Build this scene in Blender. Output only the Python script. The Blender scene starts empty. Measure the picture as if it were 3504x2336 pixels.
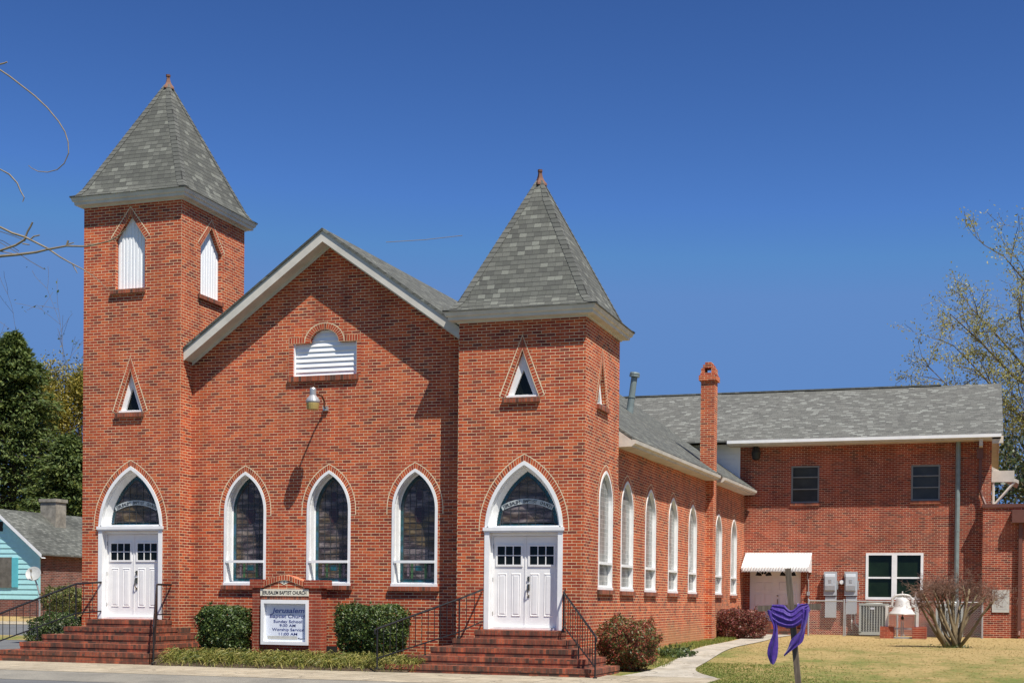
import bpy, bmesh, math, random
import numpy as np
from mathutils import Vector, Matrix
from mathutils.geometry import tessellate_polygon
sc = bpy.context.scene
C = sc.collection
R = math.radians
rng = np.random.default_rng(7)
random.seed(7)

# ---------------------------------------------------------------- camera
CAM = (10.9116, -27.64, 1.5508); YAW, PIT, ROL = -0.314618, -0.013501, 0.0107
F, PX, PY = 4576.8, 1842.95, 2113.76
fw = Vector((math.sin(YAW)*math.cos(PIT), math.cos(YAW)*math.cos(PIT), math.sin(PIT)))
rt = Vector((math.cos(YAW), -math.sin(YAW), 0)); up = rt.cross(fw)
r2 = rt*math.cos(ROL) + up*math.sin(ROL); u2 = up*math.cos(ROL) - rt*math.sin(ROL)
cd = bpy.data.cameras.new('camera'); cam = bpy.data.objects.new('camera', cd); C.objects.link(cam)
m = Matrix.Identity(4)
for i in range(3):
    m[i][0] = r2[i]; m[i][1] = u2[i]; m[i][2] = -fw[i]; m[i][3] = CAM[i]
cam.matrix_world = m
cd.sensor_width = 36; cd.lens = F/3504*36
cd.shift_x = (1752-PX)/3504; cd.shift_y = (PY-1168)/3504
cd.clip_end = 2000; sc.camera = cam

# ---------------------------------------------------------------- light
SUN = Vector((1.25, -1.0, 2.8)).normalized()
el = math.asin(SUN.z); az = math.atan2(SUN.x, SUN.y)
w = bpy.data.worlds.new('World'); sc.world = w; w.use_nodes = True
nt = w.node_tree; bg = nt.nodes['Background']
sky = nt.nodes.new('ShaderNodeTexSky'); sky.sky_type = 'NISHITA'; sky.sun_disc = False
sky.sun_elevation = el; sky.sun_rotation = az
sky.altitude = 0; sky.air_density = 1.0; sky.dust_density = 0.3; sky.ozone_density = 3.0
gm = nt.nodes.new('ShaderNodeGamma'); gm.inputs[1].default_value = 1.92
hv = nt.nodes.new('ShaderNodeMix'); hv.data_type = 'RGBA'; hv.blend_type = 'MULTIPLY'; hv.inputs[0].default_value = 1; hv.inputs[7].default_value = (.5, .5, .5, 1)
nt.links.new(sky.outputs[0], hv.inputs[6]); nt.links.new(hv.outputs[2], gm.inputs[0])
cl_ = nt.nodes.new('ShaderNodeMix'); cl_.data_type = 'RGBA'; cl_.blend_type = 'DARKEN'; cl_.inputs[0].default_value = 1; cl_.inputs[7].default_value = (1.08, 2.3, 5.1, 1)
nt.links.new(gm.outputs[0], cl_.inputs[6]); nt.links.new(cl_.outputs[2], bg.inputs[0]); bg.inputs[1].default_value = 0.08
sl = bpy.data.lights.new('sun', 'SUN'); sl.energy = 5.0; sl.angle = R(0.5); sl.color = (1, 0.94, 0.84)
so = bpy.data.objects.new('sun', sl); C.objects.link(so)
so.rotation_euler = (-SUN).to_track_quat('-Z', 'Y').to_euler(); so.location = (20, -20, 40)
sc.view_settings.view_transform = 'Standard'; sc.view_settings.look = 'None'
sc.view_settings.exposure = 0.48; sc.view_settings.gamma = 1.0; sc.view_settings.use_curve_mapping = False
sc.cycles.max_bounces = 6; sc.cycles.transparent_max_bounces = 6

# ---------------------------------------------------------------- materials
class NT:
    def __init__(s, name):
        s.m = bpy.data.materials.new(name); s.m.use_nodes = True
        s.t = s.m.node_tree; s.p = s.t.nodes['Principled BSDF']
    def n(s, typ, **k):
        o = s.t.nodes.new(typ)
        for a, b in k.items(): setattr(o, a, b)
        return o
    def l(s, a, b): s.t.links.new(a, b)
    def math(s, op, a, b=None, c=None):
        o = s.n('ShaderNodeMath', operation=op)
        for i, v in enumerate((a, b, c)):
            if v is None: continue
            if isinstance(v, (int, float)): o.inputs[i].default_value = v
            else: s.l(v, o.inputs[i])
        return o.outputs[0]
    def mix(s, f, a, b, mode='MIX'):
        o = s.n('ShaderNodeMix', data_type='RGBA', blend_type=mode)
        for i, v in ((0, f), (6, a), (7, b)):
            if isinstance(v, (int, float)): o.inputs[i].default_value = v
            elif isinstance(v, tuple): o.inputs[i].default_value = (*v, 1)
            else: s.l(v, o.inputs[i])
        return o.outputs[2]
    def ramp(s, f, stops, interp='LINEAR'):
        o = s.n('ShaderNodeValToRGB'); cr = o.color_ramp; cr.interpolation = interp
        while len(cr.elements) < len(stops): cr.elements.new(0.5)
        for e, (p, c) in zip(cr.elements, stops):
            e.position = p; e.color = (*c, 1) if len(c) == 3 else c
        s.l(f, o.inputs[0]); return o.outputs[0]
    def noise(s, vec, scale, detail=3, rough=0.5):
        o = s.n('ShaderNodeTexNoise'); o.inputs['Scale'].default_value = scale
        o.inputs['Detail'].default_value = detail; o.inputs['Roughness'].default_value = rough
        if vec is not None: s.l(vec, o.inputs['Vector'])
        return o.outputs[0]
    def pos(s): return s.n('ShaderNodeNewGeometry').outputs['Position']
    def mapping(s, vec, sc_):
        o = s.n('ShaderNodeMapping'); o.inputs['Scale'].default_value = sc_; s.l(vec, o.inputs[0]); return o.outputs[0]
    def bump(s, h, dist, strength=1):
        o = s.n('ShaderNodeBump'); o.inputs['Distance'].default_value = dist; o.inputs['Strength'].default_value = strength
        s.l(h, o.inputs['Height']); s.l(o.outputs[0], s.p.inputs['Normal'])
    def col(s, c):
        if isinstance(c, tuple): s.p.inputs['Base Color'].default_value = (*c, 1)
        else: s.l(c, s.p.inputs['Base Color'])
    def set(s, **k):
        for a, b in k.items(): s.p.inputs[a.replace('_', ' ')].default_value = b

def cells(t, bw, rh, stagger=0.5, jit=0.0):
    uv = t.n('ShaderNodeUVMap').outputs[0]
    sp = t.n('ShaderNodeSeparateXYZ'); t.l(uv, sp.inputs[0])
    vr = t.math('DIVIDE', sp.outputs[1], rh); row = t.math('FLOOR', vr); fv = t.math('FRACT', vr)
    sh = t.math('MULTIPLY', t.math('MODULO', t.math('ADD', row, 1000), 2), stagger)
    if jit:
        wn = t.n('ShaderNodeTexWhiteNoise', noise_dimensions='1D'); t.l(row, wn.inputs['W'])
        sh = t.math('ADD', sh, t.math('MULTIPLY', wn.outputs[0], jit))
    uu = t.math('ADD', t.math('DIVIDE', sp.outputs[0], bw), sh)
    colm = t.math('FLOOR', uu); fu = t.math('FRACT', uu)
    cb = t.n('ShaderNodeCombineXYZ'); t.l(colm, cb.inputs[0]); t.l(row, cb.inputs[1])
    wn = t.n('ShaderNodeTexWhiteNoise', noise_dimensions='2D'); t.l(cb.outputs[0], wn.inputs['Vector'])
    return fu, fv, wn.outputs[0], uv

def brick(name, stops, mortar=(0.84, 0.66, 0.40), bw=0.212, rh=0.0677, mw=0.0095, mh=0.0103, stagger=0.5, stain=0.0, tan=False):
    t = NT(name); fu, fv, rnd, uv = cells(t, bw, rh, stagger)
    c = t.ramp(rnd, stops, 'CONSTANT')
    p = t.pos()
    n1 = t.noise(p, 0.9, 4, 0.6); n2 = t.noise(p, 45, 2)
    c = t.mix(0.55, c, t.ramp(n1, [(0.3, (0.55, 0.55, 0.55)), (0.7, (1.25, 1.2, 1.15))]), 'MULTIPLY')
    c = t.mix(0.5, c, t.ramp(n2, [(0.3, (0.6, 0.6, 0.6)), (0.7, (1.3, 1.3, 1.3))]), 'MULTIPLY')
    mu = t.math('LESS_THAN', fu, mw/bw); mv = t.math('LESS_THAN', fv, mh/rh)
    mm = t.math('MAXIMUM', mu, mv)
    n3 = t.noise(p, 2.1, 3)
    mc = t.mix(1.0, mortar, t.ramp(n3, [(0.3, (0.74, 0.72, 0.70)), (0.65, (1.1, 1.1, 1.1))]), 'MULTIPLY')
    c = t.mix(mm, c, mc)
    st_ = t.noise(t.mapping(p, (1.7, 1.7, .16)), 1.0, 4, 0.6)
    c = t.mix(.7, c, t.ramp(st_, [(.32, (.66, .62, .60)), (.52, (1, 1, 1)), (.75, (1.12, 1.1, 1.1))]), 'MULTIPLY')
    if stain:
        sp = t.noise(t.mapping(p, (6, 6, 1.2)), 1.0, 4, 0.65)
        f = t.ramp(sp, [(0.36, (0, 0, 0)), (0.58, (1, 1, 1))])
        c = t.mix(t.math('MULTIPLY', f, stain), c, (0.045, 0.032, 0.022))
    if tan:   # sandy splash-back worn into the lowest courses of the long side wall
        sx = t.n('ShaderNodeSeparateXYZ'); t.l(p, sx.inputs[0])
        h = t.math('ADD', sx.outputs[2], t.math('MULTIPLY', n1, 0.7))
        f = t.ramp(h, [(0.0, (1, 1, 1)), (1.0, (1, 1, 1)), (1.0, (0, 0, 0))])
        mr = t.n('ShaderNodeMapRange'); t.l(h, mr.inputs[0]); mr.inputs[1].default_value = 0.85; mr.inputs[2].default_value = 1.35
        mr.inputs[3].default_value = 0.6; mr.inputs[4].default_value = 0
        c = t.mix(mr.outputs[0], c, (0.42, 0.22, 0.10))
    t.col(c); t.set(Roughness=0.85)
    t.bump(t.math('SUBTRACT', t.math('MULTIPLY', n2, 0.35), mm), 0.005)
    return t.m

RED = [(0, (0.425, 0.062, 0.018)), (0.2, (0.48, 0.080, 0.021)), (0.42, (0.375, 0.052, 0.017)), (0.6, (0.53, 0.098, 0.026)), (0.76, (0.30, 0.040, 0.016)), (0.92, (0.20, 0.032, 0.016))]
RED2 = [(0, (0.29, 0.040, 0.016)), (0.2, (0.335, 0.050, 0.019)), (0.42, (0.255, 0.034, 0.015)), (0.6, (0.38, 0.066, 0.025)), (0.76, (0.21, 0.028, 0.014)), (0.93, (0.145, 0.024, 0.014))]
STEP = [(0, (0.38, 0.088, 0.040)), (0.25, (0.31, 0.072, 0.034)), (0.5, (0.44, 0.112, 0.048)), (0.75, (0.24, 0.064, 0.034)), (0.88, (0.12, 0.044, 0.027))]
HOUSEB = [(0, (0.17, 0.05, 0.035)), (0.4, (0.13, 0.038, 0.03)), (0.7, (0.21, 0.065, 0.045)), (0.9, (0.09, 0.03, 0.025))]
M = {}
M['brick'] = brick('red_brick', RED)
M['brick_nave'] = brick('red_brick_side', RED, tan=True)
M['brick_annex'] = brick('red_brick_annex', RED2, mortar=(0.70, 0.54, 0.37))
M['brick_arch'] = brick('rowlock_brick', RED, stagger=0.0)
M['brick_step'] = brick('step_brick', STEP, mortar=(0.22, 0.16, 0.11), stain=0.7, mh=0.007, mw=0.007)
M['brick_sign'] = brick('sign_brick', [(0, (0.30, 0.044, 0.018)), (0.5, (0.26, 0.038, 0.016)), (0.8, (0.35, 0.054, 0.021))], mortar=(0.62, 0.47, 0.31), mh=.008, mw=.006)
M['brick_sill'] = brick('sill_brick', STEP, mortar=(0.30, 0.23, 0.16), stagger=0.0, stain=0.3, mh=0.008, mw=0.008)
M['brick_house'] = brick('house_brick', HOUSEB, mortar=(0.4, 0.34, 0.29))

def plain(name, c, rough=0.5, metal=0.0, var=0.15, scale=6.0, spec=0.5, bump=0.0, **kw):
    t = NT(name)
    n = t.noise(t.pos(), scale, 4, 0.6)
    t.col(t.mix(1.0, c, t.ramp(n, [(0.25, (1-var,)*3), (0.75, (1+var*0.6,)*3)]), 'MULTIPLY'))
    t.set(Roughness=rough, Metallic=metal, **kw); t.p.inputs['Specular IOR Level'].default_value = spec
    if bump: t.bump(t.noise(t.pos(), scale*8, 3), bump)
    return t.m
M['white'] = plain('white_paint', (0.79, 0.80, 0.80), 0.45, var=0.10, scale=3.5)
M['vinyl'] = plain('white_vinyl', (0.82, 0.84, 0.86), 0.4, var=0.04)
M['trim'] = plain('weathered_cream_trim', (0.57, 0.54, 0.475), 0.55, var=0.2, scale=2.5)
M['black_glass'] = plain('dark_window_glass', (0.006, 0.008, 0.006), 0.06, var=0.1, spec=0.22)
M['black_iron'] = plain('black_iron', (0.012, 0.012, 0.013), 0.35, var=0.3)
M['bronze'] = plain('antique_bronze', (0.30, 0.26, 0.20), 0.25, 1.0)
M['grey_box'] = plain('grey_painted_steel', (0.42, 0.45, 0.48), 0.45, var=0.08)
M['galv'] = plain('galvanised_steel', (0.50, 0.52, 0.53), 0.4, 0.6, var=0.15, scale=20)
M['ac'] = plain('condenser_enamel', (0.40, 0.43, 0.40), 0.5, var=0.1)
M['ac_dark'] = plain('condenser_coil', (0.10, 0.11, 0.105), 0.6)
M['rust'] = plain('rusty_copper_cap', (0.16, 0.065, 0.035), 0.7, var=0.4, scale=9)
M['brown_metal'] = plain('brown_sheet_metal', (0.13, 0.05, 0.035), 0.5, var=0.15)
M['grey_pipe'] = plain('weathered_grey_pipe', (0.20, 0.25, 0.25), 0.55, 0.2, var=0.2)
M['stone'] = plain('pale_stone', (0.50, 0.50, 0.46), 0.7, var=0.15, scale=14)
M['old_stone'] = plain('old_chimney_stone', (0.27, 0.25, 0.21), 0.9, var=0.5, scale=4)
M['cream'] = plain('cream_stone', (0.72, 0.68, 0.55), 0.6, var=0.1)
M['ink'] = plain('black_lettering', (0.015, 0.015, 0.02), 0.6)
M['navy'] = plain('navy_lettering', (0.030, 0.045, 0.20), 0.5)
M['blue_letter'] = plain('blue_lettering', (0.06, 0.10, 0.34), 0.5)
M['sign_panel'] = plain('sign_panel', (0.68, 0.73, 0.82), 0.3, var=0.04)
M['band_grey'] = plain('pale_grey_band', (0.42, 0.46, 0.47), 0.4, var=0.08)
M['tree_reflection'] = plain('tree_reflection_glass', (0.010, 0.020, 0.009), 0.08, var=0.5, scale=1.2, spec=0.25)  # green tint is the reflection of trees, put into the pane colour
M['tape'] = plain('grey_tape', (0.45, 0.45, 0.42), 0.5)
M['silver'] = plain('silver_paint', (0.42, 0.43, 0.45), 0.35, 0.4, var=0.2)
M['amber'] = plain('yellowed_lens', (0.40, 0.30, 0.11), 0.2, var=0.2)
M['lead'] = plain('lead_came', (0.06, 0.065, 0.07), 0.5, 0.3)
M['teal_glass'] = None
M['wood'] = None
M['mortar'] = plain('cream_mortar', (0.78, 0.64, 0.43), 0.9, var=0.25, scale=9)
M['dark'] = plain('dark_void', (0.012, 0.012, 0.012), 0.9)
M['window_grey'] = plain('grey_window_frame', (0.20, 0.215, 0.21), 0.5)
M['grey_glass'] = plain('mottled_grey_glass', (0.045, 0.05, 0.047), 0.15, var=0.4, scale=1.5, spec=0.3)  # dark grey base with random mottling
M['soffit'] = plain('soffit_board', (0.55, 0.50, 0.42), 0.6)
M['bark'] = plain('grey_bark', (0.14, 0.115, 0.085), 0.9, var=0.35, scale=14)
M['twig'] = plain('pale_twig', (0.22, 0.18, 0.13), 0.8, var=0.4, scale=12)
M['crape'] = plain('smooth_tan_bark', (0.17, 0.125, 0.065), 0.75, var=0.45, scale=9)
M['redtwig'] = plain('reddish_twigs', (0.21, 0.12, 0.085), 0.8, var=0.35, scale=10)
M['bell'] = plain('white_bell_paint', (0.62, 0.61, 0.58), 0.4, 0.15, var=0.15)
M['dish'] = plain('grey_dish', (0.35, 0.36, 0.35), 0.5)
M['board'] = plain('weathered_plywood', (0.13, 0.12, 0.10), 0.85, var=0.5, scale=5)
M['turq'] = plain('bright_turquoise_paint', (0.10, 0.45, 0.52), 0.6, var=0.1)
M['turq_pale'] = plain('pale_turquoise_siding', (0.36, 0.66, 0.68), 0.6, var=0.1)
M['mulch'] = plain('mulch', (0.09, 0.06, 0.035), 0.95, var=0.5, scale=12, bump=0.02)
M['wire'] = plain('grey_wire', (0.20, 0.19, 0.17), 0.6)
M['purple'] = None

def shingle(name, stops, bw=0.175, rh=0.125, weather=0.3):
    t = NT(name); fu, fv, rnd, uv = cells(t, bw, rh, 0.37, 0.8)
    c = t.ramp(rnd, stops, 'CONSTANT')
    p = t.pos(); n = t.noise(p, 0.7, 4); n2 = t.noise(p, 70, 2)
    c = t.mix(weather, c, t.ramp(n, [(0.3, (0.55,)*3), (0.7, (1.35,)*3)]), 'MULTIPLY')
    c = t.mix(0.6, c, t.ramp(n2, [(0.3, (0.65,)*3), (0.7, (1.3,)*3)]), 'MULTIPLY')
    e = t.math('MAXIMUM', t.math('LESS_THAN', fv, 0.13), t.math('LESS_THAN', fu, 0.035))  # painted shadow line at each course's bottom edge, plus dark tab joints
    c = t.mix(t.math('MULTIPLY', e, 0.9), c, (0.03, 0.03, 0.028))
    t.col(c); t.set(Roughness=0.9)
    t.bump(t.math('SUBTRACT', 1.0, fv), 0.012)
    return t.m
M['shingle'] = shingle('grey_shingles', [(0, (0.080, 0.084, 0.073)), (0.3, (0.094, 0.098, 0.086)), (0.55, (0.112, 0.116, 0.101)), (0.72, (0.068, 0.071, 0.063)), (0.86, (0.155, 0.162, 0.140))], weather=.2)
M['shingle_hip'] = shingle('hip_shingles', [(0, (0.105, 0.109, 0.098)), (0.5, (0.125, 0.129, 0.116)), (0.8, (0.092, 0.096, 0.087))], bw=3.0, rh=0.14, weather=0.4)
M['shingle_far'] = shingle('pale_grey_shingles', [(0, (0.115, 0.117, 0.104)), (0.3, (0.132, 0.133, 0.118)), (0.55, (0.152, 0.154, 0.138)), (0.72, (0.096, 0.096, 0.086)), (0.88, (0.215, 0.222, 0.20))], bw=0.22, rh=0.115, weather=.1)
M['shingle_old'] = shingle('old_dark_shingles', [(0, (0.075, 0.08, 0.07)), (0.4, (0.10, 0.105, 0.092)), (0.8, (0.135, 0.14, 0.125))], weather=0.8)

def glass_mat():
    t = NT('stained_glass'); uv = t.n('ShaderNodeUVMap').outputs[0]
    p = t.pos(); q = t.mapping(p, (2.2, 2.2, 11))
    n = t.noise(q, 1.0, 5, 0.65); nb = t.noise(t.mapping(p, (1.2, 1.2, 2.0)), 1.0, 2)
    a = t.ramp(n, [(0.3, (0.014, 0.010, 0.013)), (0.47, (0.045, 0.032, 0.036)), (0.57, (0.13, 0.105, 0.11)), (0.72, (0.27, 0.235, 0.22))])
    b = t.ramp(n, [(0.3, (0.016, 0.012, 0.007)), (0.47, (0.065, 0.044, 0.02)), (0.6, (0.14, 0.10, 0.05)), (0.75, (0.21, 0.17, 0.10))])
    t.col(t.mix(t.ramp(nb, [(0.45, (0, 0, 0)), (0.62, (1, 1, 1))]), a, b)); t.set(Roughness=0.18)
    t.bump(n, 0.004); return t.m
M['stained'] = glass_mat()
def border_mat():
    t = NT('teal_border_glass'); n = t.noise(t.pos(), 7, 3)
    t.col(t.ramp(n, [(0.35, (0.012, 0.05, 0.065)), (0.5, (0.016, 0.085, 0.092)), (0.62, (0.022, 0.095, 0.17)), (0.75, (0.035, 0.10, 0.065))])); t.set(Roughness=0.15)
    return t.m
M['teal_glass'] = border_mat()
M['maroon_glass'] = plain('maroon_glass', (0.045, 0.018, 0.016), 0.15, var=0.4)
M['green_glass'] = plain('green_glass', (0.05, 0.11, 0.045), 0.15, var=0.5, scale=10)
M['lilac_glass'] = plain('lilac_glass', (0.15, 0.11, 0.13), 0.15, var=0.3)
def leaded():  # pale grey stands for reflections on clear glass, put into the pane colour
    t = NT('leaded_glass_reflection'); fu, fv, rnd, uv = cells(t, 0.16, 0.10, 0.0)
    e = t.math('MAXIMUM', t.math('LESS_THAN', fu, 0.08), t.math('LESS_THAN', fv, 0.10))
    c = t.ramp(rnd, [(0, (0.23, 0.235, 0.22)), (0.5, (0.29, 0.285, 0.27)), (0.8, (0.19, 0.20, 0.19))], 'CONSTANT')
    t.col(t.mix(e, c, (0.42, 0.41, 0.39))); t.set(Roughness=0.12); return t.m
M['leaded'] = leaded()
def wood():
    t = NT('weathered_lumber'); p = t.pos()
    n = t.noise(t.mapping(p, (30, 30, 3)), 1.0, 4, 0.6)
    t.col(t.ramp(n, [(0.3, (0.065, 0.048, 0.032)), (0.55, (0.135, 0.102, 0.070)), (0.75, (0.22, 0.175, 0.125))])); t.set(Roughness=0.85)
    t.bump(n, 0.004); return t.m
M['wood'] = wood()
def purple():
    t = NT('purple_satin'); n = t.noise(t.pos(), 18, 3)
    t.col(t.ramp(n, [(0.3, (0.034, 0.006, 0.165)), (0.7, (0.055, 0.010, 0.25))])); t.set(Roughness=0.6); t.bump(t.noise(t.mapping(t.pos(), (38, 38, 9)), 1.0, 4, 0.6), 0.012)
    t.p.inputs['Sheen Weight'].default_value = 0.3
    return t.m
M['purple'] = purple()
def door_white():
    return plain('door_paint', (0.79, 0.79, 0.78), 0.4, var=0.07, scale=3)
M['door'] = door_white()

def foliage(name, stops, trans=0.25, rough=0.5):
    t = NT(name); g = t.n('ShaderNodeNewGeometry')
    n = t.noise(g.outputs['Position'], 1.6, 2)
    v = t.math('ADD', t.math('MULTIPLY', g.outputs['Random Per Island'], 0.7), t.math('MULTIPLY', n, 0.3))
    c = t.ramp(v, stops); t.col(c); t.set(Roughness=rough)
    tr = t.n('ShaderNodeBsdfTranslucent'); t.l(c, tr.inputs[0])
    mx = t.n('ShaderNodeMixShader'); mx.inputs[0].default_value = trans
    out = t.t.nodes['Material Output']
    t.l(t.p.outputs[0], mx.inputs[1]); t.l(tr.outputs[0], mx.inputs[2]); t.l(mx.outputs[0], out.inputs[0])
    return t.m
M['boxwood'] = foliage('boxwood_leaves', [(0.1, (0.020, 0.042, 0.010)), (0.5, (0.045, 0.085, 0.016)), (0.75, (0.095, 0.14, 0.025)), (0.95, (0.22, 0.23, 0.05))], 0.2, 0.5)
M['liriope'] = foliage('liriope_leaves', [(0.1, (0.07, 0.10, 0.02)), (0.4, (0.17, 0.19, 0.035)), (0.7, (0.34, 0.31, 0.075)), (0.95, (0.48, 0.38, 0.15))])
M['redleaf'] = foliage('nandina_leaves', [(0.1, (0.045, 0.075, 0.018)), (0.34, (0.10, 0.12, 0.03)), (0.48, (0.30, 0.05, 0.035)), (0.68, (0.32, 0.08, 0.045)), (0.76, (0.15, 0.15, 0.04)), (0.95, (0.24, 0.20, 0.07))])
M['burgundy'] = foliage('burgundy_leaves', [(0.1, (0.06, 0.025, 0.018)), (0.4, (0.15, 0.05, 0.03)), (0.65, (0.25, 0.05, 0.055)), (0.9, (0.22, 0.15, 0.06))])
M['cedar'] = foliage('cedar_sprays', [(0.1, (0.042, 0.074, 0.018)), (0.5, (0.085, 0.13, 0.030)), (0.85, (0.17, 0.205, 0.05))], 0.3, 0.7)
M['spring'] = foliage('yellow_green_leaves', [(0.1, (0.10, 0.11, 0.016)), (0.5, (0.22, 0.19, 0.025)), (0.85, (0.36, 0.28, 0.04))])
M['bud'] = foliage('budding_leaves', [(0.1, (0.20, 0.20, 0.05)), (0.5, (0.36, 0.35, 0.09)), (0.85, (0.50, 0.46, 0.15))], 0.5)
M['shrub'] = foliage('mid_green_leaves', [(0.1, (0.02, 0.045, 0.012)), (0.5, (0.05, 0.09, 0.02)), (0.85, (0.11, 0.14, 0.035))])
M['olive'] = foliage('olive_leaves', [(0.1, (0.045, 0.065, 0.016)), (0.5, (0.11, 0.13, 0.03)), (0.85, (0.21, 0.20, 0.06))])
M['pine'] = foliage('dark_pine_leaves', [(0.1, (0.015, 0.03, 0.012)), (0.5, (0.035, 0.06, 0.02)), (0.85, (0.09, 0.11, 0.04))])
M['grassblade'] = foliage('grass_blades', [(0.1, (0.20, 0.20, 0.06)), (0.4, (0.32, 0.25, 0.085)), (0.7, (0.40, 0.29, 0.12)), (0.95, (0.48, 0.37, 0.17))], 0.45, 0.9)
M['greenblade'] = foliage('green_grass_blades', [(0.1, (0.10, 0.15, 0.025)), (0.5, (0.17, 0.22, 0.04)), (0.95, (0.28, 0.28, 0.07))], 0.4, 0.8)

def lawn():
    t = NT('spring_lawn'); p = t.pos()
    sx = t.n('ShaderNodeSeparateXYZ'); t.l(p, sx.inputs[0])
    n = t.noise(t.mapping(p, (1.0, 0.55, 1)), 0.55, 5, 0.62); n2 = t.noise(p, 22, 3, 0.7)
    # greener towards the street and along the walk, straw coloured up the lawn
    n5 = t.noise(p, 2.4, 4, .65); n = t.math('ADD', t.math('MULTIPLY', n, .62), t.math('MULTIPLY', n5, .42))
    g = t.math('ADD', n, t.math('MULTIPLY', sx.outputs[1], 0.013))
    c = t.ramp(g, [(0.43, (0.125, 0.155, 0.027)), (0.54, (0.23, 0.195, 0.06)), (0.625, (0.34, 0.25, 0.10)), (0.85, (0.40, 0.28, 0.12))])
    c = t.mix(0.7, c, t.ramp(n2, [(0.3, (0.55, 0.55, 0.5)), (0.7, (1.3, 1.3, 1.25))]), 'MULTIPLY')
    t.col(c); t.set(Roughness=0.95); t.bump(n2, 0.03); return t.m
M['lawn'] = lawn()
def concrete(name, base, var=0.35, bumpd=0.004, joint=0, axis=0):
    t = NT(name); p = t.pos(); n = t.noise(p, 0.8, 5, 0.65); n2 = t.noise(p, 60, 2)
    c = t.mix(1.0, base, t.ramp(n, [(0.3, (1-var,)*3), (0.7, (1.12, 1.1, 1.06))]), 'MULTIPLY')
    c = t.mix(0.7, c, t.ramp(n2, [(0.25, (0.6,)*3), (0.75, (1.3,)*3)]), 'MULTIPLY')
    if joint:
        vo = t.n('ShaderNodeTexVoronoi', feature='DISTANCE_TO_EDGE'); vo.inputs['Scale'].default_value = .55
        wv = t.n('ShaderNodeVectorMath', operation='ADD'); t.l(p, wv.inputs[0])
        nn = t.n('ShaderNodeTexNoise'); nn.inputs['Scale'].default_value = 2.2; t.l(p, nn.inputs['Vector'])
        sc2 = t.n('ShaderNodeVectorMath', operation='SCALE'); t.l(nn.outputs['Color'], sc2.inputs[0]); sc2.inputs['Scale'].default_value = .7
        t.l(sc2.outputs[0], wv.inputs[1]); t.l(wv.outputs[0], vo.inputs['Vector'])
        ck = t.math('MULTIPLY', t.math('LESS_THAN', vo.outputs['Distance'], .007), t.math('GREATER_THAN', n, .47))
        c = t.mix(t.math('MULTIPLY', ck, .7), c, (0.06, 0.05, 0.038))
        st_ = t.noise(p, 2.6, 4, .7); c = t.mix(.6, c, t.ramp(st_, [(.36, (.62, .58, .5)), (.55, (1, 1, 1)), (.7, (1.1, 1.08, 1.05))]), 'MULTIPLY')
        sp = t.n('ShaderNodeSeparateXYZ'); t.l(p, sp.inputs[0])
        f = t.math('FRACT', t.math('DIVIDE', t.math('ADD', sp.outputs[axis], t.math('MULTIPLY', n, .03)), joint))
        c = t.mix(t.math('MULTIPLY', t.math('LESS_THAN', f, 0.016), .8), c, (0.07, 0.06, 0.045))
    t.col(c); t.set(Roughness=0.9); t.bump(n2, bumpd); return t.m
M['concrete'] = concrete('sidewalk_concrete', (0.42, 0.37, 0.28), joint=1.53)
M['path'] = concrete('path_concrete', (0.46, 0.43, 0.37), joint=1.2, axis=1)
M['gutter'] = concrete('aggregate_gutter', (0.24, 0.23, 0.20), 0.35, 0.01)
M['asphalt'] = concrete('street_asphalt', (0.125, 0.132, 0.138), 0.2)
M['lane_paint'] = concrete('lane_paint', (0.55, 0.55, 0.53), 0.2)

# ---------------------------------------------------------------- geometry helpers
Z = Vector((0, 0, 1))
WLOC = {}
def wl(o): return WLOC.get(o.name, Vector((0, 0, 0)))
def tag(o, label=None, cat=None, group=None, kind=None):
    if label: o['label'] = label
    if cat: o['category'] = cat
    if group: o['group'] = group
    if kind: o['kind'] = kind
    return o
def thing(name, label, cat, loc=(0, 0, 0), group=None):
    o = bpy.data.objects.new(name, None); C.objects.link(o); o.location = loc; o.empty_display_size = 0.2
    WLOC[o.name] = Vector(loc); return tag(o, label, cat, group)

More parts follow.
